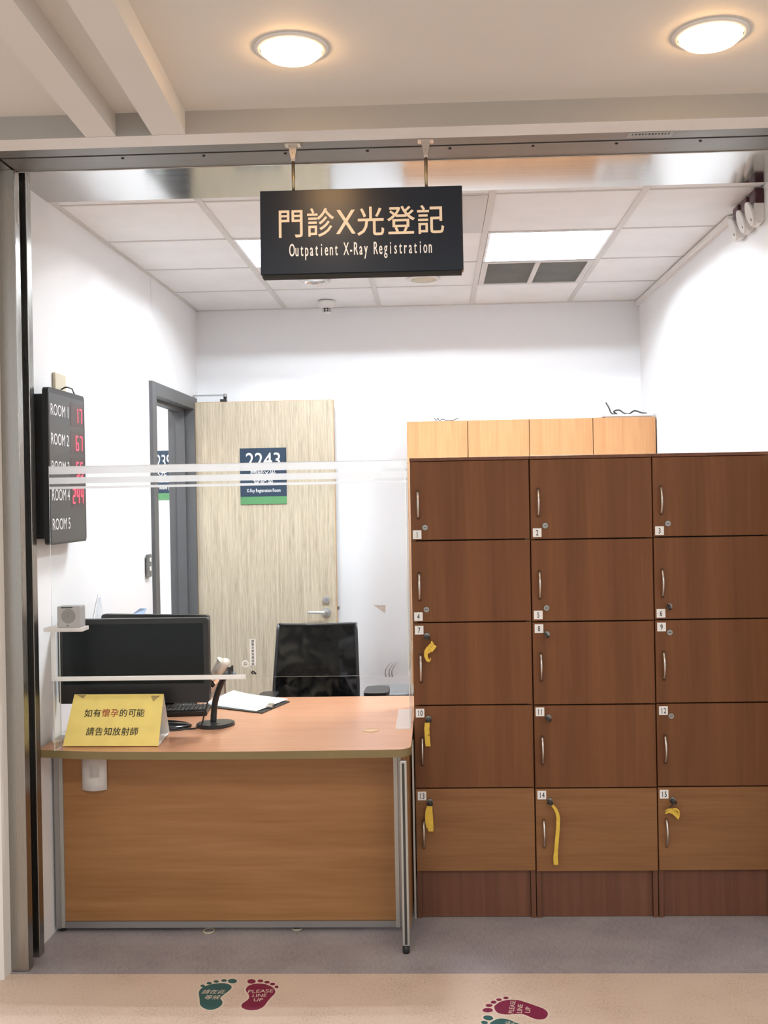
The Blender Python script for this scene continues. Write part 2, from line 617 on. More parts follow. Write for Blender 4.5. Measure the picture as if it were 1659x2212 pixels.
def mesh_fabric():
    m = see_through('black_mesh_fabric', (0.95, 0.95, 0.95, 1), (0.010, 0.010, 0.010, 1), 0.9, 0.0)
    nt = m.node_tree
    mix = [n for n in nt.nodes if n.type == 'MIX_SHADER'][1]
    tc = N(nt, 'ShaderNodeTexCoord')
    nz = N(nt, 'ShaderNodeTexNoise')
    nz.inputs['Scale'].default_value = 13.0
    nz.inputs['Detail'].default_value = 1.0
    nz.inputs['Distortion'].default_value = 1.2
    mr = N(nt, 'ShaderNodeMapRange')
    mr.inputs['From Min'].default_value, mr.inputs['From Max'].default_value = 0.35, 0.68
    mr.inputs['To Min'].default_value, mr.inputs['To Max'].default_value = 0.985, 0.76
    nt.links.new(tc.outputs['Object'], nz.inputs['Vector'])
    nt.links.new(nz.outputs['Fac'], mr.inputs['Value'])
    nt.links.new(mr.outputs['Result'], mix.inputs[0])
    return m


M_mesh = mesh_fabric()


def scuffed_wall():
    """white paint with grey chair scuffs low down beside the chair and a tan tape mark"""
    m, nt, p = new_mat('scuffed_wall_paint')
    p.inputs['Roughness'].default_value = 0.7
    tc = N(nt, 'ShaderNodeTexCoord')
    sep = N(nt, 'ShaderNodeSeparateXYZ')
    nz = N(nt, 'ShaderNodeTexNoise')
    nz.inputs['Scale'].default_value = 9.0
    nz.inputs['Detail'].default_value = 6.0
    L = nt.links.new
    L(tc.outputs['Object'], sep.inputs[0])
    L(tc.outputs['Object'], nz.inputs['Vector'])

    def band(out, c, w):
        s = N(nt, 'ShaderNodeMath', operation='SUBTRACT')
        s.inputs[1].default_value = c
        L(out, s.inputs[0])
        a = N(nt, 'ShaderNodeMath', operation='ABSOLUTE')
        L(s.outputs[0], a.inputs[0])
        r = N(nt, 'ShaderNodeMapRange', interpolation_type='SMOOTHSTEP')
        r.inputs['From Min'].default_value, r.inputs['From Max'].default_value = 0.0, w
        r.inputs['To Min'].default_value, r.inputs['To Max'].default_value = 1.0, 0.0
        L(a.outputs[0], r.inputs['Value'])
        return r.outputs['Result']

    def mul(a, b):
        k = N(nt, 'ShaderNodeMath', operation='MULTIPLY')
        L(a, k.inputs[0])
        if isinstance(b, float):
            k.inputs[1].default_value = b
        else:
            L(b, k.inputs[1])
        return k.outputs[0]

    dirt = mul(mul(band(sep.outputs['X'], -0.32, 0.42), band(sep.outputs['Z'], 0.58, 0.22)), nz.outputs['Fac'])
    mx = N(nt, 'ShaderNodeMix', data_type='RGBA')
    mx.inputs[6].default_value = (0.83, 0.84, 0.86, 1)
    mx.inputs[7].default_value = (0.33, 0.32, 0.31, 1)
    L(mul(dirt, 0.5), mx.inputs[0])
    L(mx.outputs[2], p.inputs['Base Color'])
    return m


M_wall_back = scuffed_wall()

# ------------------------------------------------------------------ the setting
XL = -1.468          # left wall of the room
ZC = 2.83            # room ceiling
YH0, YH1 = 3.43, 4.02   # steel header
YB = 6.43            # back wall


def xl(y):           # the left wall, likewise
    return -1.496 + 0.0148 * (y - 3.78)


def xr(y):           # the right wall runs very slightly inwards towards the back
    return 1.290 - 0.022 * max(0.0, y - 4.53) / 1.90


struct('floor', MB().box(-4.5, 4.5, -3.0, 3.603, -0.08, 0.0), M_peach)
struct('floor', MB().box(-4.5, 4.5, 3.603, 7.3, -0.08, 0.0), M_grey)

# left wall with the doorway (5.43..6.31, up to 2.235)
DY0, DY1, DZ = 5.405, 6.30, 2.235
w = MB()
w.prism([(xl(3.78), 3.779), (XL - 0.14, 3.779), (XL - 0.14, DY0), (xl(DY0), DY0)], (0, 0, 0), X_, Y_, (0, 0, 3.0))
w.box(XL - 0.14, XL, DY1, YB + 0.1, 0, 3.0)
w.box(XL - 0.14, XL, DY0, DY1, DZ, 3.0)
struct('wall_left', w, M_wall)
struct('wall_back', MB().box(XL - 0.02, xr(YB) + 0.1, YB, YB + 0.1, 0, 3.0), M_wall_back)
struct('wall_right', MB().box(xr(4.02), xr(4.02) + 0.14, 4.02, 4.53, 0, 3.0), M_wall)
struct('wall_right', MB().prism([(xr(4.02), 4.53), (xr(YB), YB), (xr(YB) + 0.14, YB), (xr(4.02) + 0.14, 4.53)], (0, 0, 0), X_, Y_, (0, 0, 3.0)), M_wall)
M_scuff = plain('grey_scuff', (0.30, 0.29, 0.28, 1), 0.8, var=0.25, vscale=(40, 40, 40))
M_tan = plain('old_tape', (0.55, 0.47, 0.40, 1), 0.6, var=0.1, vscale=(40, 40, 40))
wb_ = [o for o in COL.objects if o.name == 'wall_back'][0]
for x0_ in (832, 840, 846):
    q = MB()
    pts_ = [at_y(x0_ + dx, 1462 + dy, YB - 0.0003) for dx, dy in ((2, 0), (0, -8), (1, -15), (5, -22), (11, -29), (16, -33))]
    q.ribbon(pts_, [Vector((w_, 0, 0)) for w_ in (0.012, 0.008, 0.006, 0.006, 0.004, 0.001)], 0.0004)
    q.build('scuff_mark', M_scuff, wb_)
q = MB()
q.prism([(at_y(a_, b_, YB).x, at_y(a_, b_, YB).z) for a_, b_ in ((806, 1307), (833, 1307), (832, 1325), (818, 1315))], (0, YB - 0.0003, 0), X_, Z_, (0, -0.0004, 0))
q.build('tape_scrap', M_tan, wb_)
struct('wall_front', MB().box(-4.5, -1.5255, 3.560, 3.70, 0, ZC), M_wall_out)
struct('wall_front', MB().box(1.372, 4.5, 3.545, 3.70, 0, ZC), M_wall_out)
# the passage seen through the doorway
w = MB()
w.box(-3.4, XL - 0.14, 7.15, 7.25, 0, 3.0)
w.box(-3.5, -3.4, 4.2, 7.25, 0, 3.0)
w.box(-3.4, XL - 0.14, 4.1, 4.2, 0, 3.0)
struct('wall_far', w, M_wall)
struct('ceiling', MB().box(-3.5, XL - 0.14, 4.1, 7.25, 2.7, 2.8), M_tile)

# ceiling of the corridor, the grey fascia, white soffit and the boxed beams
struct('ceiling', MB().box(-4.5, 4.5, 1.2, 3.327, 2.905, 3.0), M_ceil_out)
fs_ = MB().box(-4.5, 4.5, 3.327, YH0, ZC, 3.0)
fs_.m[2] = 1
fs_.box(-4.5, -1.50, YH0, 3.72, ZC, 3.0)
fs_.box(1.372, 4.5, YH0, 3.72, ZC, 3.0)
struct('trim_1', fs_, [M_soffit, plain('grey_fascia', (0.40, 0.39, 0.375, 1), 0.6, var=0.02)])  # front face is a darker grey than the soffit
for i, (a, b, c, d) in enumerate([((125, 243), (20, 0), (185, 297), (250, 295)), ((215, 0), (237, 0), (328, 292), (400, 290))]):
    if i == 0:
        p = [at_z(185, 297, ZC), at_z(250, 295, ZC)]
        q = [at_z(-90, -40, ZC), at_z(-5, -30, ZC)]
    else:
        p = [at_z(328, 292, ZC), at_z(400, 290, ZC)]
        q = [at_z(128, -30, ZC), at_z(222, -30, ZC)]
    # one beam keeps one width; it runs on past the frame towards the corridor
    dirv = ((q[0] + q[1]) / 2 - (p[0] + p[1]) / 2)
    dirv = dirv / abs(dirv.y)
    far = 2.1
    wv = p[1] - p[0]
    y0 = 3.327
    A = Vector((p[0].x, y0, ZC))
    B = Vector((p[1].x, y0, ZC))
    poly = [(A.x, A.y), (B.x, B.y), (B.x + dirv.x * far, y0 - far), (A.x + dirv.x * far, y0 - far)]
    struct('trim_%d' % (i + 2), MB().prism(poly, (0, 0, ZC + 0.001), X_, Y_, (0, 0, 0.08)), M_ceil_out)

# steel shutter header: track with slot, screws, polished sheet
h = MB()
h.box(-1.462, 1.372, YH0, 3.500, ZC, 2.90)
h.box(-1.462, 1.372, 3.500, 3.514, ZC + 0.002, 2.90, m=1)
h.box(-1.462, 1.372, 3.514, 3.648, ZC, 2.90)
for k in range(9):
    h.cyl((-1.05 + k * 0.28, 3.535, ZC), (-1.05 + k * 0.28, 3.535, ZC - 0.003), 0.005, n=10, m=1)
struct('trim_4', h, [M_track, M_dark])
struct('trim_9', MB().box(-1.62, -1.472, YH0, 3.648, ZC - 0.001, 2.90), M_steel)
struct('trim_10', MB().box(-1.472, -1.462, YH0, 3.648, ZC + 0.004, 2.90), M_dark)
struct('trim_5', MB().box(-1.50, 1.372, 3.648, YH1, ZC - 0.004, 2.90, bev=0.002), M_sheet)
struct('ceiling', MB().box(-1.62, 1.5, YH0, YB + 0.1, 3.0, 3.06), M_soffit)  # unseen slab added above the tiles to keep world light out

# steel shutter columns
def column(x_in, s):
    """x_in = face towards the opening, s = +1 when the column stands on the left"""
    c = MB()
    def bx(a, b, y0, y1, m=0, bev=0.002):
        x0, x1 = sorted((x_in - s * a, x_in - s * b))
        c.box(x0, x1, y0, y1, 0.0, ZC, m, bev)
    bx(0.0, 0.062, 3.620, 3.664)
    bx(0.045, 0.115, 3.664, 3.735, 1, 0)
    bx(0.004, 0.10, 3.735, 3.779)
    return c
struct('trim_6', column(-1.463, 1), [M_steel, M_dark])
struct('trim_7', column(1.312, -1), [M_steel, M_dark])

# room ceiling: tiles on an exposed grid
BX = [-1.492, -0.91, -0.325, 0.243, 0.838, 1.29]
BY = [YH1, 4.09, 4.68, 5.265, 5.845, YB]
LIGHT_CELLS = [(3, 2), (1, 2)]
VENT_CELL, AIR_CELL = (3, 3), (2, 1)
t = MB()
for i in range(5):
    for j in range(5):
        if (i, j) in LIGHT_CELLS or (i, j) in (VENT_CELL, AIR_CELL):
            continue
        t.box(BX[i] + 0.004, BX[i + 1] - 0.004, BY[j] + 0.004, BY[j + 1] - 0.004, ZC + 0.004, ZC + 0.018)
ceil_room = struct('ceiling', t, M_tile)
g = MB()
for x in BX[1:5]:
    g.box(x - 0.013, x + 0.013, YH1, YB, ZC - 0.001, ZC + 0.03)
for y in BY[1:5]:
    g.box(XL, 1.28, y - 0.004, y + 0.004, ZC - 0.0005, ZC + 0.03)
g.prism([(xl(YH1), YH1), (xl(YH1) + 0.022, YH1), (XL + 0.026, YB), (XL, YB)], (0, 0, ZC - 0.002), X_, Y_, (0, 0, 0.022))
g.box(XL, 1.27, YB - 0.012, YB, ZC - 0.002, ZC + 0.02)
g.build('ceiling_grid', M_grid, ceil_room)
tr = MB()
tr.prism([(xr(4.5) - 0.022, 4.5), (xr(4.5), 4.5), (xr(YB), YB), (xr(YB) - 0.022, YB)], (0, 0, ZC - 0.030), X_, Y_, (0, 0, 0.028))
struct('trim_8', tr, M_soffit)

# ------------------------------------------------------------------ room ceiling fittings
def troffer(cell, label):
    i, j = cell
    x0, x1, y0, y1 = BX[i] + 0.015, BX[i + 1] - 0.015, BY[j] + 0.006, BY[j + 1] - 0.006
    T = thing('ceiling_light', label, 'ceiling light', ((x0 + x1) / 2, (y0 + y1) / 2, ZC), 'fluorescent ceiling lights')
    f = MB()
    a = 0.012
    f.box(x0, x1, y0, y0 + a, ZC - 0.002, ZC + 0.13)
    f.box(x0, x1, y1 - a, y1, ZC - 0.002, ZC + 0.13)
    f.box(x0, x0 + a, y0 + a, y1 - a, ZC - 0.002, ZC + 0.13)
    f.box(x1 - a, x1, y0 + a, y1 - a, ZC - 0.002, ZC + 0.13)
    f.box(x0, x1, y0, y1, ZC + 0.13, ZC + 0.14)
    f.build('housing', M_reflector, T)
    for k in range(3):
        y = y0 + (y1 - y0) * (0.2 + 0.3 * k)
        tb = MB()
        tb.cyl((x0 + 0.045, y, ZC + 0.108), (x1 - 0.045, y, ZC + 0.108), 0.013, n=10)
        q = tb.build('tube', M_tube, T)
        for xa, xb in ((x0 + 0.014, x0 + 0.044), (x1 - 0.044, x1 - 0.014)):
            MB().box(xa, xb, y - 0.014, y + 0.014, ZC + 0.095, ZC + 0.1295).build('lamp_holder', M_white, q)
    return T


troffer(LIGHT_CELLS[0], 'bright square fluorescent ceiling light in front of the grey vent grilles')
troffer(LIGHT_CELLS[1], 'bright square fluorescent ceiling light mostly hidden behind the hanging sign')

i, j = VENT_CELL
x0, x1, y0, y1 = BX[i] + 0.015, BX[i + 1] - 0.015, BY[j] + 0.006, BY[j + 1] - 0.006
T = thing('air_vent', 'white ceiling vent with two grey louvred grilles behind the bright light', 'vent', ((x0 + x1) / 2, (y0 + y1) / 2, ZC))
xm = (x0 + x1) / 2
f = MB()
for a, b, c, d in ((x0, x1, y0, y0 + 0.03), (x0, x1, y1 - 0.03, y1), (x0, x0 + 0.03, y0 + 0.03, y1 - 0.03), (x1 - 0.03, x1, y0 + 0.03, y1 - 0.03), (xm - 0.013, xm + 0.013, y0 + 0.03, y1 - 0.03)):
    f.box(a, b, c, d, ZC - 0.003, ZC + 0.03)
f.build('frame', M_grid, T)
for xa, xb in ((x0 + 0.03, xm - 0.013), (xm + 0.013, x1 - 0.03)):
    l = MB()
    n = 26
    for k in range(n):
        y = y0 + 0.036 + (y1 - y0 - 0.072) * k / (n - 1)
        l.prism([(y - 0.005, 0), (y - 0.0035, 0), (y + 0.008, 0.016), (y + 0.0065, 0.016)], (xa, 0, ZC), Y_, Z_, (xb - xa, 0, 0))
    l.box(xa, xb, y0 + 0.03, y1 - 0.03, ZC + 0.022, ZC + 0.03, m=1)
    l.build('grille', [M_louver, M_ventback], T)

i, j = AIR_CELL
x0, x1, y0, y1 = BX[i] + 0.015, BX[i + 1] - 0.015, BY[j] + 0.006, BY[j + 1] - 0.006
T = thing('air_diffuser', 'pale grey square air diffuser panel peeping out beside the hanging sign', 'diffuser', ((x0 + x1) / 2, (y0 + y1) / 2, ZC))
f = MB()
f.box(x0, x1, y0, y1, ZC - 0.002, ZC + 0.02)
f.build('panel', plain('pale_grey_diffuser', (0.60, 0.60, 0.59, 1), 0.5, var=0.03), T)
f = MB()
f.box(x0 + 0.1, x1 - 0.1, y0 + 0.10, y1 - 0.12, ZC - 0.012, ZC - 0.002, bev=0.004)
for k in range(6):
    yy = y0 + 0.14 + k * 0.055
    f.box(x0 + 0.12, x1 - 0.12, yy, yy + 0.018, ZC - 0.014, ZC - 0.0115, m=1)
f.build('grille', [M_louver, M_dark], T)

T = thing('recessed_downlight', 'small chrome recessed downlight just below the hanging sign', 'downlight', (-0.627, 5.62, ZC))
MB().lathe([(0.062, -0.001), (0.080, -0.001), (0.080, -0.004), (0.064, -0.006)], (-0.627, 5.62, ZC), (0, 0, 1), 32).build('rim', M_white, T)
MB().lathe([(0.064, -0.006), (0.058, 0.003), (0.045, 0.003), (0.030, -0.002), (0.0, -0.004)], (-0.627, 5.62, ZC), (0, 0, 1), 32).build('reflector', M_chrome, T)
T = thing('ceiling_speaker', 'round beige flush ceiling disc right of the chrome downlight', 'ceiling speaker', (-0.043, 5.632, ZC))
MB().lathe([(0.068, 0.0), (0.088, 0.0), (0.086, -0.005), (0.068, -0.007)], (-0.043, 5.632, ZC), (0, 0, 1), 32).build('rim', M_white, T)
MB().lathe([(0.0, -0.011), (0.045, -0.010), (0.068, -0.006), (0.068, 0.0)], (-0.043, 5.632, ZC), (0, 0, 1), 32).build('cover', M_beige, T)
T = thing('smoke_detector', 'white round smoke detector hanging at the back of the ceiling', 'smoke detector', (-0.63, 6.20, ZC))
MB().lathe([(0.0, 0.0), (0.052, 0.0), (0.052, -0.014), (0.042, -0.034), (0.026, -0.044), (0.0, -0.044)], (-0.63, 6.20, ZC), (0, 0, 1), 28).build('body', M_white, T)
d = MB()
d.lathe([(0.0, -0.044), (0.022, -0.044), (0.022, -0.066), (0.0, -0.066)], (-0.63, 6.20, ZC), (0, 0, 1), 20)
for k in range(8):
    a = math.pi * 2 * k / 8
    cx_, cy_ = -0.63 + 0.024 * math.cos(a), 6.20 + 0.024 * math.sin(a)
    d.tube([(cx_, cy_, ZC - 0.044), (cx_, cy_, ZC - 0.068)], 0.0028, 6, m=1)
d.lathe([(0.020, -0.055), (0.0265, -0.055), (0.0265, -0.058), (0.020, -0.058)], (-0.63, 6.20, ZC), (0, 0, 1), 20, m=1)
d.lathe([(0.0, -0.066), (0.0265, -0.066), (0.018, -0.073), (0.0, -0.075)], (-0.63, 6.20, ZC), (0, 0, 1), 20, m=1)
d.build('sensor_cage', [M_dark, M_white], T)

# ------------------------------------------------------------------ corridor downlights
def hall_downlight(x, y, r, label):
    z = 2.905
    T = thing('hall_downlight', label, 'downlight', (x, y, z), 'round corridor downlights')
    MB().lathe([(r, 0.0), (r + 0.016, 0.0), (r + 0.013, -0.006), (r, -0.008)], (x, y, z), (0, 0, 1), 40).build('rim', M_white, T)
    MB().lathe([(0.0, -0.034), (r * 0.45, -0.032), (r * 0.8, -0.025), (r * 0.96, -0.013), (r * 0.98, 0.0)], (x, y, z), (0, 0, 1), 40).build('diffuser', M_dome, T)
    ld = bpy.data.lights.new('downlight_beam', 'SPOT')
    ld.energy = SPOT_POWER
    ld.color = (1.0, 0.88, 0.74)
    ld.spot_size = math.radians(150)
    ld.spot_blend = 1.0
    ld.shadow_soft_size = 0.09
    lo = bpy.data.objects.new('downlight_beam', ld)
    lo.location = (0, 0, -0.05)
    lo.parent = T
    COL.objects.link(lo)


hall_downlight(-0.378, 2.885, 0.088, 'round warm corridor downlight above the hanging sign')
hall_downlight(0.775, 2.885, 0.088, 'round warm corridor downlight above the lockers')

# ------------------------------------------------------------------ hanging sign
SX, SZ = -0.2285, 2.672
SW, SH = 0.668, 0.281
TILT = -0.06
T = thing('hanging_sign', 'dark navy overhead sign with cream lettering hanging above the counter', 'sign', (SX, YH0, SZ), rot=(TILT, 0, 0))
b = MB()
b.box(-SW / 2, SW / 2, 0.0, 0.036, -SH, 0.0, bev=0.002)
brd = b.build('board', M_navy, T, local=True)
b = MB()
b.box(-SW / 2 + 0.006, SW / 2 - 0.006, 0.004, 0.034, -SH - 0.010, -SH)
b.build('bottom_channel', M_dark, T, local=True)
l = MB()
zc_, hh = 2.561 - SZ, 0.103
for ch, cxp in zip('門診X光登記', (-0.461, -0.362, -0.279, -0.197, -0.097, 0.0)):
    if ch == 'X':
        l.text(ch, (cxp - SX, 0, zc_ - 0.040), X_, Z_, 0.081 / 0.70, xs=0.76, bold=0.010)
    else:
        l.text(ch, (cxp - SX, 0, zc_ - 0.0395), X_, Z_, hh, xs=0.91, bold=0.013)
l.build('chinese_lettering', M_cream, T, local=True)
pit = 0.01625
for word, first in (('Outpatient', 0), ('X-Ray', 11), ('Registration', 17)):
    l = MB()
    mid_ = -0.230 - SX + (first + (len(word) - 1) / 2 - 14) * pit
    l.text(word, (mid_, 0, 2.450 - SZ), X_, Z_, 0.060, xs=0.41, pitch=pit, bold=0.012)
    l.build('english_lettering', M_letter, T, local=True)
inv = Matrix.Translation(Vector((SX, YH0, SZ))) @ Matrix.Rotation(TILT, 4, 'X')
inv = inv.inverted()
for xr_ in (-0.453, -0.012):
    rd = MB()
    rd.M = inv
    rd.cyl((xr_, YH0 + 0.02, SZ - 0.02), (xr_, YH0 + 0.02, 2.782), 0.0055, n=12)
    r_ = rd.build('rod', M_brass, T, local=True)
    br = MB()
    br.M = inv
    br.box(xr_ - 0.026, xr_ + 0.026, YH0 + 0.002, YH0 + 0.038, ZC - 0.005, ZC - 0.0005)
    br.prism([(-0.015, 0), (0.015, 0), (0.006, -0.045), (-0.006, -0.045)], (xr_, YH0 + 0.012, ZC - 0.005), X_, Z_, (0, 0.016, 0))
    br.cyl((xr_, YH0 + 0.02, 2.800), (xr_, YH0 + 0.02, 2.772), 0.0085, 0.006, n=12)
    br.build('bracket', M_nickel, r_, local=True)

# small engraved label plate on the shutter track
T = thing('maker_plate', 'small grey label strip stuck on the steel shutter track', 'label', (0.726, 3.455, ZC))
MB().box(0.652, 0.800, 3.432, 3.482, ZC - 0.0015, ZC).build('plate', plain('grey_label_film', (0.30, 0.30, 0.28, 1), 0.5, var=0.05), T)
l = MB()
for k, w_ in enumerate((5, 7, 9, 8, 6, 9, 10, 8, 8, 9, 7, 9)):
    x = 0.667 + k * 0.0106
    l.box(x, x + 0.0006 * w_, 3.444, 3.458, ZC - 0.0022, ZC - 0.0015)
l.build('lettering', M_ink, T)

# ------------------------------------------------------------------ queue display
FX = -1.424
T = thing('queue_display', 'black wall display listing rooms with red numbers beside the steel column', 'display', (FX, 3.98, 1.50))
b = MB()
b.box(xl(4.185) + 0.0005, FX - 0.020, 3.815, 4.185, 1.520, 2.060, bev=0.004)
b.prism(rrect(3.80, 4.20, 1.497, 2.084, 0.018), (FX - 0.022, 0, 0), Y_, Z_, (0.0215, 0, 0))
b.build('housing', M_black, T)
s_ = MB().box(FX - 0.001, FX + 0.0005, 3.806, 4.184, 1.505, 2.064)
scr = s_.build('screen', M_charcoal, T)
zr = [2.003, 1.893, 1.789, 1.683, 1.573]
for k in range(5):
    l = MB()
    l.text('ROOM %d' % (k + 1), (FX + 0.0006, 3.822, zr[k] - 0.021), Y_, Z_, 0.043 / 0.69, align='l', width=0.186)
    l.build('room_lettering', M_letter, scr)
SEG = {'0': 'abcdef', '1': 'bc', '2': 'abged', '3': 'abgcd', '4': 'fgbc', '5': 'afgcd', '6': 'afgedc', '7': 'abc', '8': 'abcdefg', '9': 'abcdfg'}


def seven(mb, ch, y0, z0, w, h_, t=0.0062):
    mid = z0 + h_ / 2
    gp = 0.0018
    spots = {'a': (y0, z0 + h_ - t, w, t), 'd': (y0, z0, w, t), 'g': (y0, mid - t / 2, w, t)}
    for k in SEG[ch]:
        if k in spots:
            a, b_, ww, tt = spots[k]
            mb.box(FX + 0.0012, FX + 0.0018, a + t * 0.6, a + ww - t * 0.6, b_, b_ + tt)
        else:
            ya = y0 if k in 'ef' else y0 + w - t
            za, zb = (mid + gp, z0 + h_ - gp) if k in 'bf' else (z0 + gp, mid - gp)
            mb.box(FX + 0.0012, FX + 0.0018, ya, ya + t, za, zb)


for k, txt in enumerate(('17', '67', '55', '244')):
    z0 = zr[k] - 0.036
    wb = MB().box(FX + 0.0005, FX + 0.0011, 4.030, 4.178, z0 - 0.012, z0 + 0.078)
    wo = wb.build('number_window', M_ledbox, T)
    for q, ch in enumerate(txt[::-1]):
        dg = MB()
        seven(dg, ch, 4.134 - q * 0.046, z0 + 0.002, 0.030, 0.060)
        dg.build('led_digit', M_led, wo)

# wall plate above the display, with its cable
XW = xl(4.09)
T = thing('wall_plate', 'beige blank wall plate half hidden above the black display', 'wall plate', (XW, 4.085, 2.075))
MB().box(XW, XW + 0.012, 4.030, 4.150, 2.075, 2.165, bev=0.003).build('plate', M_beige, T)
T = thing('display_cable', 'dark looped cable between the beige wall plate and the display', 'cable', (XW + 0.02, 4.11, 2.085))
pts = spline([(XW + 0.013, 4.09, 2.104), (XW + 0.03, 4.10, 2.113), (XW + 0.044, 4.125, 2.108), (XW + 0.052, 4.115, 2.096), (XW + 0.056, 4.12, 2.0845)])
MB().tube(pts, 0.003, 8).build('cord', M_black, T)

# ------------------------------------------------------------------ doorway, open door
dr = bpy.data.objects.new('door_1', None)
COL.objects.link(dr)
dr.location = (XL, 6.3, 0)
dr['kind'] = 'structure'
f = MB()
FW = 0.072
FP = 0.014
for (a, b) in ((DY0 - FW + 0.01, DY0 + 0.02), (DY1 - 0.02, DY1 + FW - 0.012)):
    f.box(XL - 0.15, XL + FP, a, b, 0, DZ + 0.045, bev=0.002)
f.box(XL - 0.15, XL + FP, DY0 + 0.02, DY1 - 0.02, DZ - 0.025, DZ + 0.045, bev=0.002)
f.box(XL - 0.10, XL - 0.045, DY1 - 0.035, DY1 - 0.02, 0, DZ - 0.025)
f.box(XL - 0.10, XL - 0.045, DY0 + 0.02, DY1 - 0.035, DZ - 0.040, DZ - 0.025)
f.build('door_frame', M_frame, dr)
LX0, LX1, LY = -1.452, -0.612, 6.30
lf = MB()
lf.box(LX0, LX1, LY, LY + 0.042, 0.012, 2.249)
for a in ((LX1, LX1 + 0.003, LY, LY + 0.042, 0.012, 2.249), (LX0, LX1, LY, LY + 0.042, 2.249, 2.252), (LX0 - 0.003, LX0, LY, LY + 0.042, 0.012, 2.249)):
    lf.box(*a, m=1)
leaf = lf.build('door_leaf', [M_door, M_dooredge], dr)
hd = MB()
hd.cyl((-0.672, LY, 0.964), (-0.672, LY - 0.010, 0.964), 0.027, n=28)
hd.cyl((-0.672, LY - 0.010, 0.964), (-0.672, LY - 0.048, 0.964), 0.011, n=16)
hd.tube([(-0.672, LY - 0.045, 0.964), (-0.69, LY - 0.050, 0.965), (-0.74, LY - 0.050, 0.967), (-0.782, LY - 0.046, 0.968)], [0.011, 0.010, 0.008, 0.007], 12)
hd.build('lever_handle', M_satin, leaf)
lk = MB()
lk.cyl((-0.672, LY, 1.040), (-0.672, LY - 0.014, 1.040), 0.021, n=24)
lk.cyl((-0.672, LY - 0.014, 1.040), (-0.672, LY - 0.018, 1.040), 0.011, n=16)
lk.box(-0.6735, -0.6705, LY - 0.0195, LY - 0.017, 1.034, 1.046, m=1)
lk.build('deadbolt', [M_satin, M_dark], leaf)
MB().box(LX1 + 0.001, LX1 + 0.018, LY + 0.012, LY + 0.03, 0.975, 0.995).build('latch', M_nickel, leaf)
cl = MB()
cl.box(-1.30, -1.262, LY - 0.002, LY + 0.036, 2.252, 2.268, m=1)
cl.tube([(-1.272, LY + 0.016, 2.262), (-1.272, LY + 0.016, 2.300)], 0.010, 10, m=1)
cl.cyl((-1.272, LY + 0.016, 2.280), (-1.272, LY + 0.016, 2.302), 0.011, n=12)
cl.box(-1.50, -1.268, LY + 0.010, LY + 0.022, 2.290, 2.298)
cl.box(XL + 0.012, -1.40, LY - 0.03, LY + 0.03, 2.282, 2.286) if False else None
cl.cyl((-1.50, LY + 0.016, 2.284), (-1.50, LY + 0.016, 2.304), 0.010, n=12)
cl.box(-1.55, XL + 0.006, LY - 0.010, LY + 0.05, 2.280, 2.288, m=0)
cl.build('door_closer', [M_alu, M_black], dr)
for z in (1.95, 1.1, 0.25):
    MB().cyl((LX0 - 0.009, LY - 0.003, z - 0.06), (LX0 - 0.009, LY - 0.003, z + 0.06), 0.007, n=12).build('hinge', M_frame, dr)


def room_sign(x0, x1, z0, z1, y, label, num, cjk, eng, nw=0.74, ew=0.73):
    T = thing('room_sign', label, 'sign', ((x0 + x1) / 2, y, z0), 'room number plates')
    zs = z0 + (z1 - z0) * 0.135
    p = MB()
    p.box(x0, x1, y - 0.006, y, zs, z1)
    p.build('plate', M_navy2, T)
    MB().box(x0, x1, y - 0.006, y, z0, zs).build('stripe', M_green, T)
    c = (x0 + x1) / 2
    w_, h_ = x1 - x0, z1 - z0
    yy = y - 0.006
    l = MB()
    l.text(num, (c, yy, z0 + h_ * 0.66), X_, Z_, h_ * 0.37, width=w_ * nw, bold=0.004)
    l.build('number', M_letter, T)
    for k, s in enumerate(cjk):
        l = MB()
        l.text(s, (c, yy, z0 + h_ * (0.50 - 0.135 * k)), X_, Z_, h_ * 0.125, bold=0.01)
        l.build('chinese_lettering', M_letter, T)
    l = MB()
    l.text(eng, (c, yy, z0 + h_ * 0.215), X_, Z_, h_ * 0.088, width=w_ * ew, bold=0.008)
    l.build('english_lettering', M_letter, T)


room_sign(-1.184, -0.901, 1.625, 1.966, LY, 'navy and green plate reading 2243 on the open oak door', '2243', ('門診X光', '登記室'), 'X-Ray Registration Room')
room_sign(-2.035, -1.752, 1.663, 2.004, 7.15, 'navy and green room plate seen through the dark door frame', '2239', ('X光', '檢查室'), 'X-ray Room (5)', 0.50, 0.50)

T = thing('light_switch', 'dark grey upright switch plate on the white wall beside the door frame', 'light switch', (XL, 5.25, 1.268))
MB().box(XL, XL + 0.010, 5.212, 5.288, 1.268, 1.384, bev=0.003).build('plate', plain('grey_switch_plate', (0.13, 0.13, 0.125, 1), 0.45, var=0.05), T)
for z in (1.345, 1.30):
    MB().box(XL + 0.010, XL + 0.014, 5.238, 5.264, z, z + 0.022, bev=0.002).build('rocker', M_white, T)

# ------------------------------------------------------------------ lockers
YL = 4.067
COLX = [-0.100, 0.3665, 0.8395, 1.2865]
ROWZ = [1.800, 1.480, 1.160, 0.836, 0.512, 0.186]
WEAR = [0.0, -0.003, -0.001]
LOCK_POS = {}
SERIF_W = 0.0105


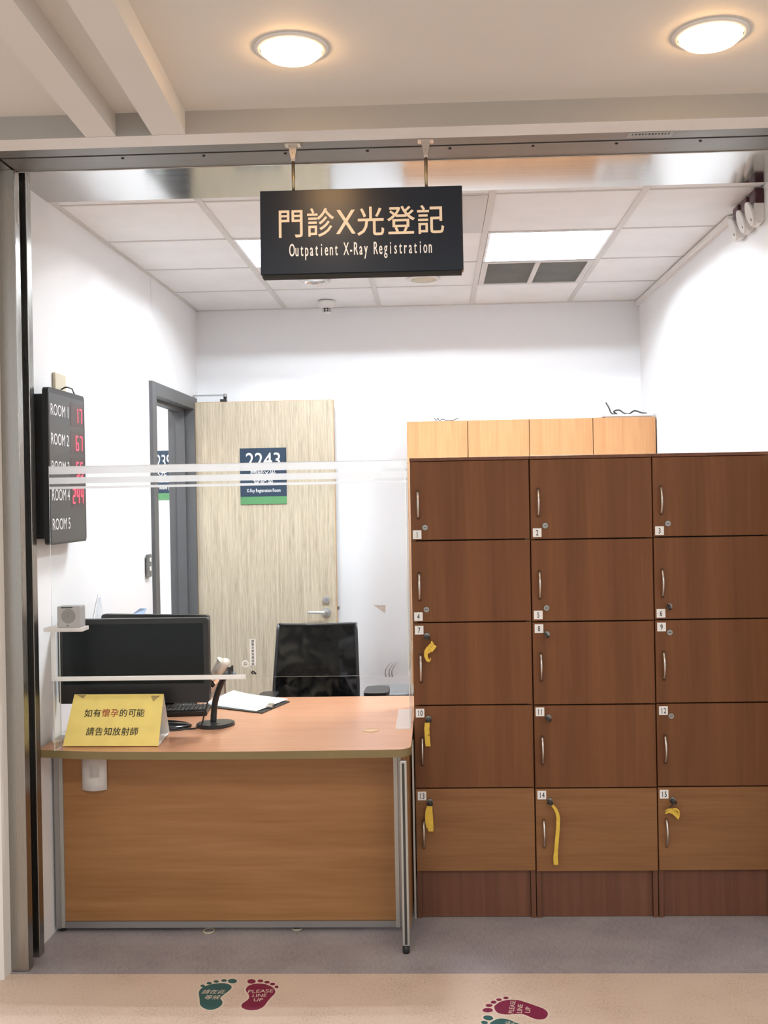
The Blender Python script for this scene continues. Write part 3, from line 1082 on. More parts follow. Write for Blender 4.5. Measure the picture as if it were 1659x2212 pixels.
def numeral(mb, s, x, z, y, m):
    """narrow book-face numerals"""
    hgt = 0.0205
    pitch = 0.0115
    for k, ch in enumerate(s):
        cx_ = x + (k - (len(s) - 1) / 2) * pitch
        if ch == '1':
            mb.box(cx_ - 0.0011, cx_ + 0.0011, y - 0.0004, y, z - hgt / 2, z + hgt / 2, m)
            mb.box(cx_ - 0.0032, cx_ + 0.0032, y - 0.0004, y, z - hgt / 2, z - hgt / 2 + 0.0009, m)
            mb.prism([(-0.0036, 0.0), (0.0, 0.0045), (0.0, 0.0030), (-0.0036, -0.0008)], (cx_, y, z + hgt / 2 - 0.0045), X_, Z_, (0, -0.0004, 0), m)
        else:
            mb.text(ch, (cx_, y, z - hgt / 2), X_, Z_, hgt / 0.69, xs=0.66, bold=0.010, m=m, lift=0.0004)


LOCKER_LABEL = ['tall brown locker unit with doors 1, 4, 7, 10 and 13 beside the counter',
                'tall brown locker unit with doors 2, 5, 8, 11 and 14 in the middle',
                'tall brown locker unit with doors 3, 6, 9, 12 and 15 at the right wall']
for c in range(3):
    x0, x1 = COLX[c] + 0.0012, COLX[c + 1] - 0.0012
    T = thing('locker', LOCKER_LABEL[c], 'locker', ((x0 + x1) / 2, YL + 0.2, 0), 'brown lockers')
    dz = WEAR[c]
    b = MB()
    th = 0.018
    b.box(x0, x0 + th, YL + 0.020, YL + 0.45, 0.0, 1.79)
    b.box(x1 - th, x1, YL + 0.020, YL + 0.45, 0.0, 1.79)
    b.box(x0 + th, x1 - th, YL + 0.43, YL + 0.45, 0.0, 1.79)
    for z in ROWZ[1:5]:
        b.box(x0 + th, x1 - th, YL + 0.021, YL + 0.43, z + dz - 0.009, z + dz + 0.009, m=1)
    b.box(x0 + th, x1 - th, YL + 0.042, YL + 0.43, 0.165, 0.183, m=1)
    b.build('body', [M_lock if c else M_lockside, M_dark], T)
    MB().box(x0 - 0.001, x1 + 0.001, YL + 0.001, YL + 0.45, 1.790, 1.803, bev=0.002).build('top_board', M_plinth, T)
    MB().box(x0 + 0.02, x1 - 0.02, YL + 0.022, YL + 0.040, 0.002, 0.186).build('plinth', M_plinth, T)
    for xa in (x0 + 0.001, x1 - 0.019):
        MB().box(xa, xa + 0.018, YL + 0.012, YL + 0.020, 0.0, 0.186).build('plinth_side', M_plinth, T)
    for r in range(5):
        num = 3 * r + c + 1
        za, zb = ROWZ[r + 1] + dz + 0.0025, (ROWZ[r] + dz - 0.0025 if r else 1.788)
        d = MB()
        d.box(x0 + 0.001, x1 - 0.0015, YL, YL + 0.018, za, zb, bev=0.0012, seg=1)
        door = d.build('door', M_lock_low if r == 4 else M_lock, T)
        up = r < 2
        base = ROWZ[r + 1] if up else ROWZ[r]
        hz = base + 0.1415 if up else base - 0.178
        lz = base + 0.051 if up else base - 0.050
        pz_ = base + 0.024 if up else base - 0.029
        hx, lx, px_ = x0 + 0.0305, x0 + 0.056, x0 + 0.0255
        jit = random.uniform(-0.002, 0.002)
        px_ += jit
        hm = MB()
        pts = []
        for k in range(13):
            u = k / 12
            pts.append((hx, YL - 0.024 * math.sin(math.pi * u) ** 0.75 - 0.001, hz + 0.053 - 0.106 * u))
        hm.tube(pts, [0.0062, 0.0054] + [0.0047] * 9 + [0.0054, 0.0062], 10)
        hm.build('handle', M_nickel, door)
        lm = MB()
        lm.lathe([(0.0, 0.0035), (0.0068, 0.0035), (0.0072, 0.0015), (0.0082, 0.0015), (0.0086, 0.005), (0.0108, 0.005), (0.0122, 0.0), (0.0, 0.0)], (lx, YL, lz), (0, -1, 0), 28)
        lm.box(lx - 0.005, lx + 0.005, YL - 0.0043, YL - 0.003, lz - 0.0011, lz + 0.0011, m=1)
        lm.build('lock', [M_lockmetal, M_dark], door)
        LOCK_POS[num] = (lx, lz)
        pm = MB()
        s = 0.0168
        pm.box(px_ - s, px_ + s, YL - 0.0012, YL, pz_ - s, pz_ + s)
        numeral(pm, str(num), px_, pz_, YL - 0.0012, 1)
        pm.build('number_plate', [M_paper, M_ink], door)


def key(num, label, strap_pts=None, widths=None, turn=0.0, tagtxt=None, extra=()):
    lx, lz = LOCK_POS[num]
    T = thing('locker_key', label, 'key', (lx, YL - 0.004, lz), 'keys in locker locks')
    k = MB()
    k.M = Matrix.Translation(Vector((lx, YL - 0.004, lz))) @ Matrix.Rotation(turn, 4, 'Y')
    k.box(-0.0009, 0.0009, -0.012, 0.0, -0.003, 0.003, m=1)
    k.prism(rrect(-0.0105, 0.0115, -0.028, -0.007, 0.008), (0, 0, -0.0095), X_, Y_, (0, 0, 0.0095))
    k.build('key_head', [M_black, M_nickel], T)
    if strap_pts:
        s_ = MB()
        pts = [at_y(px, py, y) for px, py, y in strap_pts]
        if isinstance(widths, tuple):
            s_.ribbon(pts, widths, 0.0014)
        else:
            s_.ribbon(pts, [Vector(w_) for w_ in widths], 0.0014)
        for epts, ews in extra:
            s_.ribbon([at_y(*q_) for q_ in epts], [Vector(w_) for w_ in ews], 0.0014)
        so = s_.build('strap', M_strap, T)
        rg = MB()
        c0 = Vector((lx, YL - 0.026, lz - 0.004))
        rg.tube([c0, (c0 + pts[0]) / 2 + Vector((0, -0.003, -0.001)), pts[0]], 0.0018, 8)
        rg.build('ring', M_black, T)
        if tagtxt:
            p = at_y(*tagtxt[1])
            MB().text(tagtxt[0], p + Vector((0, -0.0016, 0)), X_, Z_, 0.008, bold=0.02).build('strap_number', M_ink, so)


yk = 4.040
key(6, 'black key turned sideways in the lock of door 6', turn=1.3)
MB_ring = None
key(7, 'key with a crumpled yellow strap in the lock of door 7',
    [(932, 1384, yk), (934, 1390, yk), (932, 1396, yk), (926, 1404, yk), (920, 1410, yk), (920, 1418, yk), (924, 1426, yk), (929, 1428, yk - 0.004), (930, 1421, yk - 0.007)],
    [(0.003, 0, 0.001), (0.012, 0, -0.004), (0.021, 0, -0.010), (0.022, 0, -0.014), (0.013, 0, -0.011), (0.014, 0, -0.002), (0.011, 0, 0.007), (0.007, 0, 0.009), (0.004, 0, 0.004)], turn=0.1,
    extra=[([(940, 1394, yk - 0.003), (936, 1400, yk - 0.004), (930, 1407, yk - 0.004)], [(0.012, 0, -0.006)] * 3)])
key(8, 'plain black key without strap in the lock of door 8', turn=0.9)
key(10, 'key with a flat yellow strap numbered 10 in the lock of door 10',
    [(923, 1561, yk), (922, 1575, yk), (923, 1592, yk), (924, 1605, yk), (925, 1612, yk)], (0.0195, 0, 0), turn=0.0, tagtxt=('10', (926, 1589, yk - 0.001)))
key(11, 'plain black key without strap in the lock of door 11', turn=0.5)
key(13, 'key with a doubled yellow strap in the lock of door 13',
    [(928, 1740, yk), (927, 1752, yk), (928, 1770, yk), (929, 1785, yk), (931, 1796, yk)], [(0.021, 0, 0.002), (0.026, 0, 0), (0.027, 0, 0), (0.027, 0, -0.002), (0.018, 0, 0)], turn=0.05,
    extra=[([(923, 1745, yk - 0.004), (921, 1757, yk - 0.006), (921, 1775, yk - 0.006), (924, 1788, yk - 0.003)], [(0.009, 0, 0.001)] * 4)])
key(14, 'key with a long hanging yellow strap in the lock of door 14',
    [(1184, 1735, yk), (1192, 1738, yk), (1199, 1746, yk), (1204, 1757, yk), (1206, 1768, yk), (1205, 1790, yk), (1203, 1815, yk), (1201, 1840, yk), (1200, 1852, yk), (1201, 1868, yk)],
    [(0.001, 0, 0.007), (0.006, 0, 0.007), (0.010, 0, 0.005), (0.0125, 0, 0.003), (0.0135, 0, 0), (0.014, 0, 0), (0.0145, 0, 0), (0.015, 0, 0), (0.0175, 0, 0), (0.0175, 0, 0)], turn=0.3)
key(15, 'key with a short knotted yellow strap in the lock of door 15',
    [(1437, 1754, yk), (1445, 1751, yk), (1452, 1752, yk), (1459, 1757, yk), (1467, 1766, yk)],
    [(0.002, 0, 0.015), (0.0, 0, 0.017), (0.002, 0, 0.020), (0.004, 0, 0.022), (0.006, 0, 0.016)], turn=0.15,
    extra=[([(1437, 1752, yk - 0.004), (1443, 1748, yk - 0.008), (1450, 1747, yk - 0.008)], [(0.001, 0, 0.004)] * 3),
           ([(1453, 1748, yk - 0.003), (1460, 1747, yk - 0.009), (1466, 1752, yk - 0.010), (1467, 1760, yk - 0.006)], [(0.001, 0, 0.007), (0.003, 0, 0.006), (0.006, 0, 0.003), (0.006, 0, 0.0)])])

# ------------------------------------------------------------------ tall cabinets at the back wall
bx_ = [-0.1595, 0.192, 0.545, 0.908, 1.2655]
BL = ['leftmost of the four tall orange wood cabinets behind the lockers', 'second from left of the four tall orange wood cabinets behind the lockers',
      'third from left of the four tall orange wood cabinets behind the lockers', 'rightmost of the four tall orange wood cabinets behind the lockers']
for k in range(4):
    x0, x1 = bx_[k] + 0.001, bx_[k + 1] - 0.001
    T = thing('tall_cabinet', BL[k], 'cabinet', ((x0 + x1) / 2, 6.2, 0), 'tall cabinets behind the lockers')
    MB().box(x0, x1, 6.022, YB - 0.002, 0, 2.088).build('body', M_back, T)
    d = MB().box(x0 + 0.001, x1 - 0.001, 6.0, 6.020, 0.08, 2.086, bev=0.0015, seg=1).build('door', M_back, T)
    MB().tube([(x1 - 0.05, 6.0, 1.16), (x1 - 0.05, 5.975, 1.14), (x1 - 0.05, 5.975, 1.06), (x1 - 0.05, 6.0, 1.04)], 0.005, 8).build('handle', M_nickel, d)

tr_ = thing('shallow_tray', 'thin white tray on top of the rightmost orange cabinet', 'tray', (1.11, 6.10, 2.088))
q = MB().box(0.985, 1.245, 6.03, 6.25, 2.088, 2.094)
q.box(0.975, 1.255, 6.02, 6.26, 2.094, 2.106, bev=0.002)
q.build('tray_body', M_white, tr_)


def loose_cable(label, ctrl, r, at, name='loose_cable'):
    T = thing(name, label, 'cable', at)
    MB().tube(spline(ctrl, 7), r, 8).build('cord', M_black, T)


zt = 2.106
loose_cable('dark tangled cable lying in the thin white tray', [(1.00, 6.10, zt + 0.075), (1.015, 6.09, zt + 0.045), (1.03, 6.09, zt + 0.012), (1.06, 6.08, zt + 0.004), (1.045, 6.10, zt + 0.022), (1.075, 6.10, zt + 0.030), (1.10, 6.08, zt + 0.010), (1.13, 6.09, zt + 0.005), (1.165, 6.10, zt + 0.024), (1.205, 6.09, zt + 0.010), (1.23, 6.08, zt + 0.006)], 0.0045, (1.10, 6.09, zt))
zt = 2.088
loose_cable('thin dark cable lying on top of the leftmost orange cabinet', [(0.0, 6.06, zt + 0.022), (0.012, 6.06, zt + 0.008), (0.022, 6.06, zt + 0.018), (0.03, 6.05, zt + 0.005), (0.05, 6.05, zt + 0.012), (0.075, 6.06, zt + 0.005), (0.11, 6.06, zt + 0.006), (0.14, 6.06, zt + 0.018)], 0.0022, (0.07, 6.06, zt))

# ------------------------------------------------------------------ alarm units high on the right wall
AL = ['alarm unit nearest the steel header, first of three white and maroon units', 'middle one of three white and maroon alarm units on the wall', 'alarm unit farthest from the steel header, last of three white and maroon units']
for k, y in enumerate((4.075, 4.190, 4.305)):
    xw = xr(y + 0.06)
    T = thing('alarm_unit', AL[k], 'alarm', (xw, y + 0.05, 2.68), 'alarm units on the right wall')
    MB().box(xw - 0.036, xw - 0.001, y, y + 0.075, 2.764, 2.823, bev=0.005).build('upper_housing', M_maroon, T)
    w_ = MB()
    prof = [(0.0, 2.700), (0.0, 2.764), (-0.034, 2.768), (-0.040, 2.745), (-0.034, 2.700), (-0.026, 2.688), (-0.010, 2.686)]
    w_.prism(prof, (xw - 0.001, y + 0.004, 0), X_, Z_, (0, 0.067, 0))
    w_.build('lower_housing', M_white, T)
    fc = MB()
    tlt = Vector((-0.26, 0, 0.966))
    nf = Vector((-0.966, 0, -0.26))
    fc.prism(smooth_loop([(0.0375 + 0.036 * math.cos(a), 0.047 * math.sin(a)) for a in (i * math.pi / 6 for i in range(12))], 3), Vector((xw - 0.040, y, 2.733)), Y_, tlt, nf * 0.010, smooth=True)
    mk = Vector((xw - 0.040, y + 0.03, 2.733)) + nf * 0.0102 - tlt * 0.024
    fc.prism([(-0.003, -0.005), (0.003, -0.005), (0.003, 0.005), (-0.003, 0.005)], mk, Y_, tlt, nf * 0.0006, m=1)
    fc.build('face_plate', [M_white, M_dark], T)

# ------------------------------------------------------------------ counter desk
T = thing('reception_desk', 'wood reception counter with orange top and grey aluminium frame', 'desk', (-0.79, 4.2, 0))
XT0, XT1 = -1.480, -0.1045
front = [(XT0, 3.784), (-1.30, 3.752), (-1.05, 3.736), (-0.75, 3.728), (-0.45, 3.730), (-0.20, 3.736)]
corner = [(XT1 - 0.05 + 0.05 * math.sin(a), 3.788 - 0.05 * math.cos(a)) for a in [i * math.pi / 12 for i in range(7)]]
outl = [tuple(p) for p in spline([(a, b, 0) for a, b in front], 5)]
outl = [(p[0], p[1]) for p in outl] + corner + [(XT1, 4.748), (XT0, 4.748)]
tp = MB()
tp.prism(outl, (0, 0, 0.7165), X_, Y_, (0, 0, 0.0285), m=0, mside=1)
tp.build('counter_top', [M_top, M_edge], T)
fp = MB()
fp.box(-1.452, -0.165, 3.962, 3.980, 0.040, 0.712)
fp.build('front_panel', M_panel, T)
fr = MB()
fr.box(-1.484, -1.466, 3.945, 3.99, 0.018, 0.7165)
fr.box(-1.466, -1.452, 3.952, 3.962, 0.018, 0.7165, m=1)
fr.box(-0.178, -0.163, 3.948, 3.990, 0.018, 0.7165, m=1)
fr.box(-0.163, -0.138, 3.955, 3.99, 0.018, 0.7165)
fr.box(-1.452, -0.178, 3.950, 3.985, 0.018, 0.042)
fr.box(-1.452, -0.178, 3.975, 3.985, 0.69, 0.7165)
fr.build('frame', [M_alu, M_alu_l], T)
ep = MB()
ep.prism([(-0.1425, 3.775), (-0.125, 3.773), (-0.103, 4.66), (-0.1205, 4.66)], (0, 0, 0.040), X_, Y_, (0, 0, 0.672))
ep.build('end_panel', M_panel, T)
ef = MB()
ef.box(-0.147, -0.121, 3.756, 3.775, 0.028, 0.700, bev=0.004)
ef.box(-0.1385, -0.1295, 3.7545, 3.757, 0.035, 0.690, m=1)
ef.prism([(-0.143, 3.776), (-0.1243, 3.774), (-0.1023, 4.66), (-0.121, 4.66)], (0, 0, 0.022), X_, Y_, (0, 0, 0.018))
ef.box(-0.1085, -0.1015, 4.005, 4.022, 0.028, 0.7165)
ef.build('end_frame', [M_alu_l, M_charcoal], T)
for x, y in ((-0.135, 3.768), (-0.113, 4.62), (-1.470, 3.975), (-1.44, 4.62)):
    MB().lathe([(0.0, 0.0), (0.012, 0.0), (0.013, 0.006), (0.013, 0.024), (0.007, 0.029), (0.0, 0.029)], (x, y, 0), (0, 0, 1), 16).build('foot', M_black, T)
lg = MB()
lg.box(-1.462, -1.42, 4.58, 4.66, 0.028, 0.7165)
lg.build('rear_leg', M_alu, T)
MB().lathe([(0.0, 0.7455), (0.026, 0.7455), (0.026, 0.7475), (0.030, 0.7475), (0.0315, 0.745), (0.0, 0.745)], (-0.268, 4.047, 0), (0, 0, 1), 32).build('grommet', plain('pale_grommet', (0.62, 0.42, 0.24, 1), 0.4, var=0.03), T)

T = thing('leaflet_holder', 'white curved empty holder hung on the front of the counter', 'holder', (-1.325, 3.955, 0.55))
hl = MB()
sec = []
for k in range(9):
    u = k / 8
    sec.append((-1.377 + 0.097 * u, -0.020 * math.sin(math.pi * u) - 0.004))
pol = sec + [(a, b + 0.003) for a, b in sec[::-1]]
hl.prism(pol, (0, 3.9585, 0.548), X_, Y_, (0, 0, 0.128), smooth=True)
hl.build('shell', M_white, T)
MB().prism([(a, b - 0.0012) for a, b in sec[3:7]] + [(a, b) for a, b in sec[3:7]][::-1], (0, 3.9585, 0.60), X_, Y_, (0, 0, 0.045)).build('cut_out', plain('pale_grey_recess', (0.55, 0.54, 0.52, 1), 0.5, var=0.04), T)

for nm, (x, y) in (('small pale ring lying under the left half of the counter', (-0.897, 3.958)), ('small pale ring lying under the middle of the counter', (-0.560, 3.985))):
    T = thing('cable_ring', nm, 'ring', (x, y, 0))
    MB().tube([(x + 0.020 * math.cos(a), y + 0.022 * math.sin(a), 0.0035 + 0.001 * math.sin(a)) for a in [i * math.pi / 10 for i in range(21)]], 0.003, 8).build('band', M_beige, T)

# ------------------------------------------------------------------ things on the counter
ZT = 0.745
# acrylic shield
GY = 3.757
T = thing('acrylic_shield', 'clear acrylic screen with frosted stripes standing on the counter', 'screen', (-0.76, GY, ZT))
GX0, GX1 = -1.410, -0.100


def sheet(x0, x1, y0, y1, z0, z1, thin):
    """clear faces, milky cut edges"""
    s = MB()
    s.box(x0, x1, y0, y1, z0, z1)
    for i, f in enumerate(s.f):
        n = (s.v[f[1]] - s.v[f[0]]).cross(s.v[f[2]] - s.v[f[1]]).normalized()
        s.m[i] = 0 if abs(n[thin]) > 0.9 else 1
    return s


sheet(GX0, GX1, GY, GY + 0.004, 1.008, 1.788, 1).build('pane', [M_acrylic, M_acry_edge], T)
st = MB()
for a, b in ((1.757, 1.786), (1.722, 1.745), (1.703, 1.712)):
    st.box(GX0 + 0.002, GX1, GY - 0.0008, GY - 0.0002, a, b)
st.build('frosted_stripes', M_frost, T)
sheet(GX0, GX0 + 0.004, GY + 0.004, GY + 0.07, ZT + 0.0005, 1.190, 0).build('side_wing', [M_acrylic, M_acry_edge], T)
sheet(GX1 - 0.010, GX1 - 0.006, GY + 0.0045, 4.44, 1.008, 1.788, 0).build('side_wing', [M_acrylic, M_acry_edge], T)
sheet(GX1 - 0.016, GX1 - 0.012, 4.06, 4.44, ZT + 0.0005, 1.04, 0).build('support', [M_acrylic, M_acry_edge], T)
MB().box(-0.172, -0.116, 4.065, 4.43, ZT + 0.0003, ZT + 0.004).build('foot_plate', M_foot, T)
MB().box(GX0, -0.700, GY - 0.012, GY - 0.001, 1.003, 1.018).build('bottom_rail', M_acry_white, T)
MB().box(GX0 - 0.003, -1.272, GY - 0.072, GY - 0.001, 1.190, 1.204, bev=0.001).build('shelf', M_acry_white, T)
MB().box(GX0 - 0.002, GX0 + 0.016, GY - 0.006, GY - 0.001, 1.018, 1.190).build('shelf_strut', M_acry_white, T)
lb = MB()
lb.box(-0.683, -0.661, GY - 0.0012, GY, 1.050, 1.146)
for k, ch in enumerate('請靠近麥克風說話'):
    lb.text(ch, (-0.672, GY - 0.0012, 1.1345 - 0.0118 * k), X_, Z_, 0.0105, bold=0.004, m=1, lift=0.0003)
lb.build('label_strip', [M_paper, M_ink], T)
mc = MB()
mc.lathe([(0.006, 0.0), (0.013, 0.0), (0.013, 0.0015), (0.006, 0.0015)], (-0.700, GY, 1.057), (0, -1, 0), 24)
mc.lathe([(0.0, 0.0), (0.0065, 0.0), (0.006, 0.005), (0.0, 0.006)], (-0.700, GY, 1.057), (0, -1, 0), 16, m=1)
mc.build('suction_hook', [M_acry_white, M_nickel], T)
T = thing('talk_microphone', 'tiny black microphone clipped under the label strip of the acrylic screen', 'microphone', (-0.672, GY - 0.004, 1.018))
m_ = MB()
m_.tube(spline([(-0.672, GY - 0.002, 1.020), (-0.676, GY - 0.010, 1.026), (-0.669, GY - 0.016, 1.032), (-0.664, GY - 0.014, 1.024)], 4), 0.0026, 8)
m_.cyl((-0.664, GY - 0.014, 1.026), (-0.660, GY - 0.016, 1.022), 0.004, n=10)
m_.build('capsule', M_black, T)
MB().tube(spline([(-0.690, GY - 0.004, 1.052), (-0.682, GY - 0.008, 1.046), (-0.678, GY - 0.006, 1.034), (-0.674, GY - 0.008, 1.024)], 5), 0.0012, 6).build('lead', M_white, T)

# intercom box on the shelf
T = thing('speaker_box', 'small grey intercom speaker box on the shelf of the acrylic screen', 'speaker', (-1.322, GY - 0.036, 1.204))
sb = MB()
sb.box(-1.365, -1.281, GY - 0.066, GY - 0.010, 1.2042, 1.281, bev=0.003)
sb.build('case', plain('silver_grey_plastic', (0.38, 0.38, 0.385, 1), 0.4, var=0.02), T)
gr = MB()
gr.lathe([(0.0, 0.0012), (0.025, 0.0012), (0.0255, 0.0), (0.0, 0.0)], (-1.324, GY - 0.066, 1.2455), (0, -1, 0), 36)
for rr in (0.006, 0.011, 0.016, 0.021):
    gr.lathe([(rr, 0.0012), (rr, 0.0018), (rr + 0.002, 0.0018), (rr + 0.002, 0.0012)], (-1.324, GY - 0.066, 1.2455), (0, -1, 0), 36, m=1)
gr.build('grille', [plain('grey_speaker_grille', (0.22, 0.22, 0.215, 1), 0.5, var=0.05), plain('grey_grille_ring', (0.30, 0.30, 0.29, 1), 0.5, var=0.05)], T)
MB().box(-1.350, -1.308, GY - 0.0668, GY - 0.0655, 1.2745, 1.2785).build('name_strip', M_charcoal, T)
MB().cyl((-1.326, GY - 0.066, 1.2115), (-1.326, GY - 0.068, 1.2115), 0.0022, n=10).build('button', M_charcoal, T)

# yellow tent card
T = thing('tent_card', 'yellow folded notice card with black and red writing on the counter', 'notice', (-1.22, 3.95, ZT))
a0 = Vector((-1.401, 3.822, ZT + 0.0035))
a1 = Vector((-1.040, 3.812, ZT + 0.0035))
r0 = Vector((-1.390, 3.925, 0.921))
r1 = Vector((-1.044, 3.915, 0.921))
c0, c1 = Vector((-1.395, 4.040, ZT + 0.0035)), Vector((-1.054, 4.030, ZT + 0.0035))
fn = (a1 - a0).cross(r0 - a0).normalized()
bn = (c0 - c1).cross(r1 - c1).normalized()
tk = 0.0025
face = MB()
face.add([a0, a1, r1, r0, a0 - fn * tk, a1 - fn * tk, r1 - fn * tk, r0 - fn * tk], [(0, 1, 2, 3), (7, 6, 5, 4), (0, 4, 5, 1), (1, 5, 6, 2), (2, 6, 7, 3), (3, 7, 4, 0)])
face_o = face.build('front_leaf', M_yellow, T)
bk = MB()
bk.add([c1, c0, r0 - fn * tk, r1 - fn * tk, c1 - bn * tk, c0 - bn * tk, r0 - fn * tk - bn * tk, r1 - fn * tk - bn * tk], [(0, 1, 2, 3), (7, 6, 5, 4), (0, 4, 5, 1), (1, 5, 6, 2), (2, 6, 7, 3), (3, 7, 4, 0)])
bk.add([c1 + Vector((0, 0, 0)), c0, a0 - fn * tk, a1 - fn * tk, c1 + Vector((0, 0, 0.002)), c0 + Vector((0, 0, 0.002)), a0 - fn * tk + Vector((0, 0, 0.002)), a1 - fn * tk + Vector((0, 0, 0.002))], [(0, 1, 2, 3), (7, 6, 5, 4), (0, 4, 5, 1), (1, 5, 6, 2), (2, 6, 7, 3), (3, 7, 4, 0)])
bk.build('back_leaf', M_paper, T)
rt = (a1 - a0).normalized()
upv = fn.cross(rt).normalized()
L_ = (r0 - a0).dot(upv)
mid = (a0 + a1) / 2 + rt * (0.0)


def tent_pt(px, py):
    d = ray(px, py)
    o = Vector((0, 0, HC))
    return o + d * ((a0 - o).dot(fn) / d.dot(fn))


for nm, mt, chars in (('lettering', M_ink, (('如', 191, 1540.5), ('有', 210, 1540.2))), ('red_lettering', M_redink, (('懷', 229, 1540), ('孕', 248, 1540))),
                      ('lettering', M_ink, (('的', 267, 1540), ('可', 286, 1539.7), ('能', 304, 1539.5))),
                      ('lettering', M_ink, (('請', 195, 1580), ('告', 214, 1580), ('知', 233, 1580), ('放', 252, 1580), ('射', 271, 1580), ('師', 290, 1580)))):
    l = MB()
    for ch, px, py in chars:
        p = tent_pt(px, py)
        l.text(ch, p - upv * 0.0130, rt, upv, 0.0335, xs=0.96, bold=0.010)
    l.build(nm, mt, face_o)
tp_ = MB()
for tri in ((165, 1501, 187, 1501, 180, 1509), (326, 1503, 346, 1503, 331, 1516)):
    ps = [tent_pt(tri[i], tri[i + 1]) for i in (0, 2, 4)]
    tp_.add([p + fn * 0.0006 for p in ps], [(0, 2, 1)])
tp_.build('tape_marks', plain('dirty_tape', (0.42, 0.32, 0.12, 1), 0.4, var=0.15, vscale=(80, 80, 80)), face_o)

# booklet in the corner left of the tent card
T = thing('booklet', 'thin white booklet in the corner left of the yellow card', 'booklet', (-1.43, 3.93, ZT))
q = MB()
q.prism([(-1.462, 3.885), (-1.405, 3.935), (-1.430, 4.03), (-1.462, 4.0)], (0, 0, ZT + 0.0003), X_, Y_, (0, 0, 0.010))
q.build('pages', M_paper, T)
q = MB()
q.prism([(-1.463, 3.884), (-1.404, 3.934), (-1.429, 4.031), (-1.463, 4.001)], (0, 0, ZT + 0.0104), X_, Y_, (0, 0, 0.0012))
q.build('cover', plain('grey_white_cover', (0.62, 0.60, 0.60, 1), 0.5, var=0.08, vscale=(40, 40, 40)), T)


def monitor(name_label, x0, x1, y, z0, z1, rot, stand, tilt_z=0.0):
    cx_ = (x0 + x1) / 2
    T = thing('monitor', name_label, 'monitor', (cx_, y, ZT), 'computer monitors', rot=(0, 0, rot))
    TM = Matrix.Translation(Vector((0, 0, z1 - ZT))) @ Matrix.Rotation(tilt_z, 4, 'Y') @ Matrix.Translation(Vector((0, 0, ZT - z1)))
    w_, zz0, zz1 = (x1 - x0) / 2, z0 - ZT, z1 - ZT
    b = MB()
    b.M = TM
    b.prism(rrect(-w_, w_, zz0, zz1, 0.012), (0, 0.0, 0), X_, Z_, (0, 0.034, 0))
    b.prism(rrect(-w_ * 0.6, w_ * 0.6, zz0 + 0.05, zz1 - 0.06, 0.03), (0, 0.034, 0), X_, Z_, (0, 0.024, 0))
    b.build('case', M_black, T, local=True)
    s = MB()
    s.M = TM
    s.box(-w_ + 0.020, w_ - 0.020, -0.001, 0.001, zz0 + 0.075, zz1 - 0.020)
    s.build('screen', M_screen, T, local=True)
    MB().text('ViewPoint', (w_ - 0.035, -0.0002, zz1 - 0.014), X_, Z_, 0.008, align='r').build('badge', M_charcoal, T, local=True) if False else None
    if stand:
        n = MB()
        n.prism([(-0.055, 0.005), (0.055, 0.005), (0.035, zz0 + 0.10), (-0.035, zz0 + 0.10)], (0, 0.070, 0), X_, Z_, (0, 0.022, 0))
        n.build('neck', M_blackg, T, local=True)
        d = MB()
        d.M = Matrix.Translation(Vector((0.0, 0.150, 0.0005))) @ Matrix.Diagonal(Vector((1.75 if rot == 0 else 1.3, 0.78, 1, 1)))
        d.lathe([(0.0, 0.0), (0.105, 0.0), (0.108, 0.006), (0.100, 0.013), (0.03, 0.020), (0.0, 0.020)], (0, 0, 0), (0, 0, 1), 40)
        d.build('base', M_blackg, T, local=True)
    return T


monitor('large black monitor with its dark screen facing the counter front', -1.476, -0.886, 3.992, 0.872, 1.199, 0.0, True)
monitor('black monitor standing behind the large monitor, only its slanted top showing', -1.455, -0.985, 4.452, 0.87, 1.163, -0.035, True, 0.020)

# paper scrap on the rear monitor, notice on the wall
T = thing('paper_scrap', 'pale blue paper scrap on the edge of the rear monitor', 'paper', (-1.29, 4.468, 1.166))
MB().add([(-1.318, 4.460, 1.1675), (-1.268, 4.460, 1.1665), (-1.262, 4.480, 1.187), (-1.288, 4.470, 1.190), (-1.318, 4.466, 1.1685), (-1.268, 4.466, 1.1675), (-1.262, 4.486, 1.188), (-1.288, 4.476, 1.191)],
         [(0, 1, 2, 3), (7, 6, 5, 4), (0, 4, 5, 1), (1, 5, 6, 2), (2, 6, 7, 3), (3, 7, 4, 0)]).build('sheet', plain('pale_blue_paper', (0.45, 0.58, 0.80, 1), 0.7, var=0.1), T)
T = thing('wall_note', 'small white paper note with faint blue lines on the left wall', 'note', (XL, 4.50, 1.15))
MB().prism([(4.42, 1.13), (4.60, 1.13), (4.535, 1.250), (4.505, 1.250)], (xl(4.60) + 0.0008, 0, 0), Y_, Z_, (0.001, 0, 0)).build('sheet', M_paper, T)
l = MB()
for k in range(5):
    yy = 4.455 + k * 0.028
    l.prism([(yy, 1.14), (yy + 0.003, 1.14), (4.517 + 0.003 + (yy - 4.517) * 0.25, 1.235), (4.517 + (yy - 4.517) * 0.25, 1.235)], (xl(4.60) + 0.0019, 0, 0), Y_, Z_, (0.0005, 0, 0))
l.build('printed_lines', plain('faint_blue_print', (0.55, 0.62, 0.78, 1), 0.7, var=0.05), T)

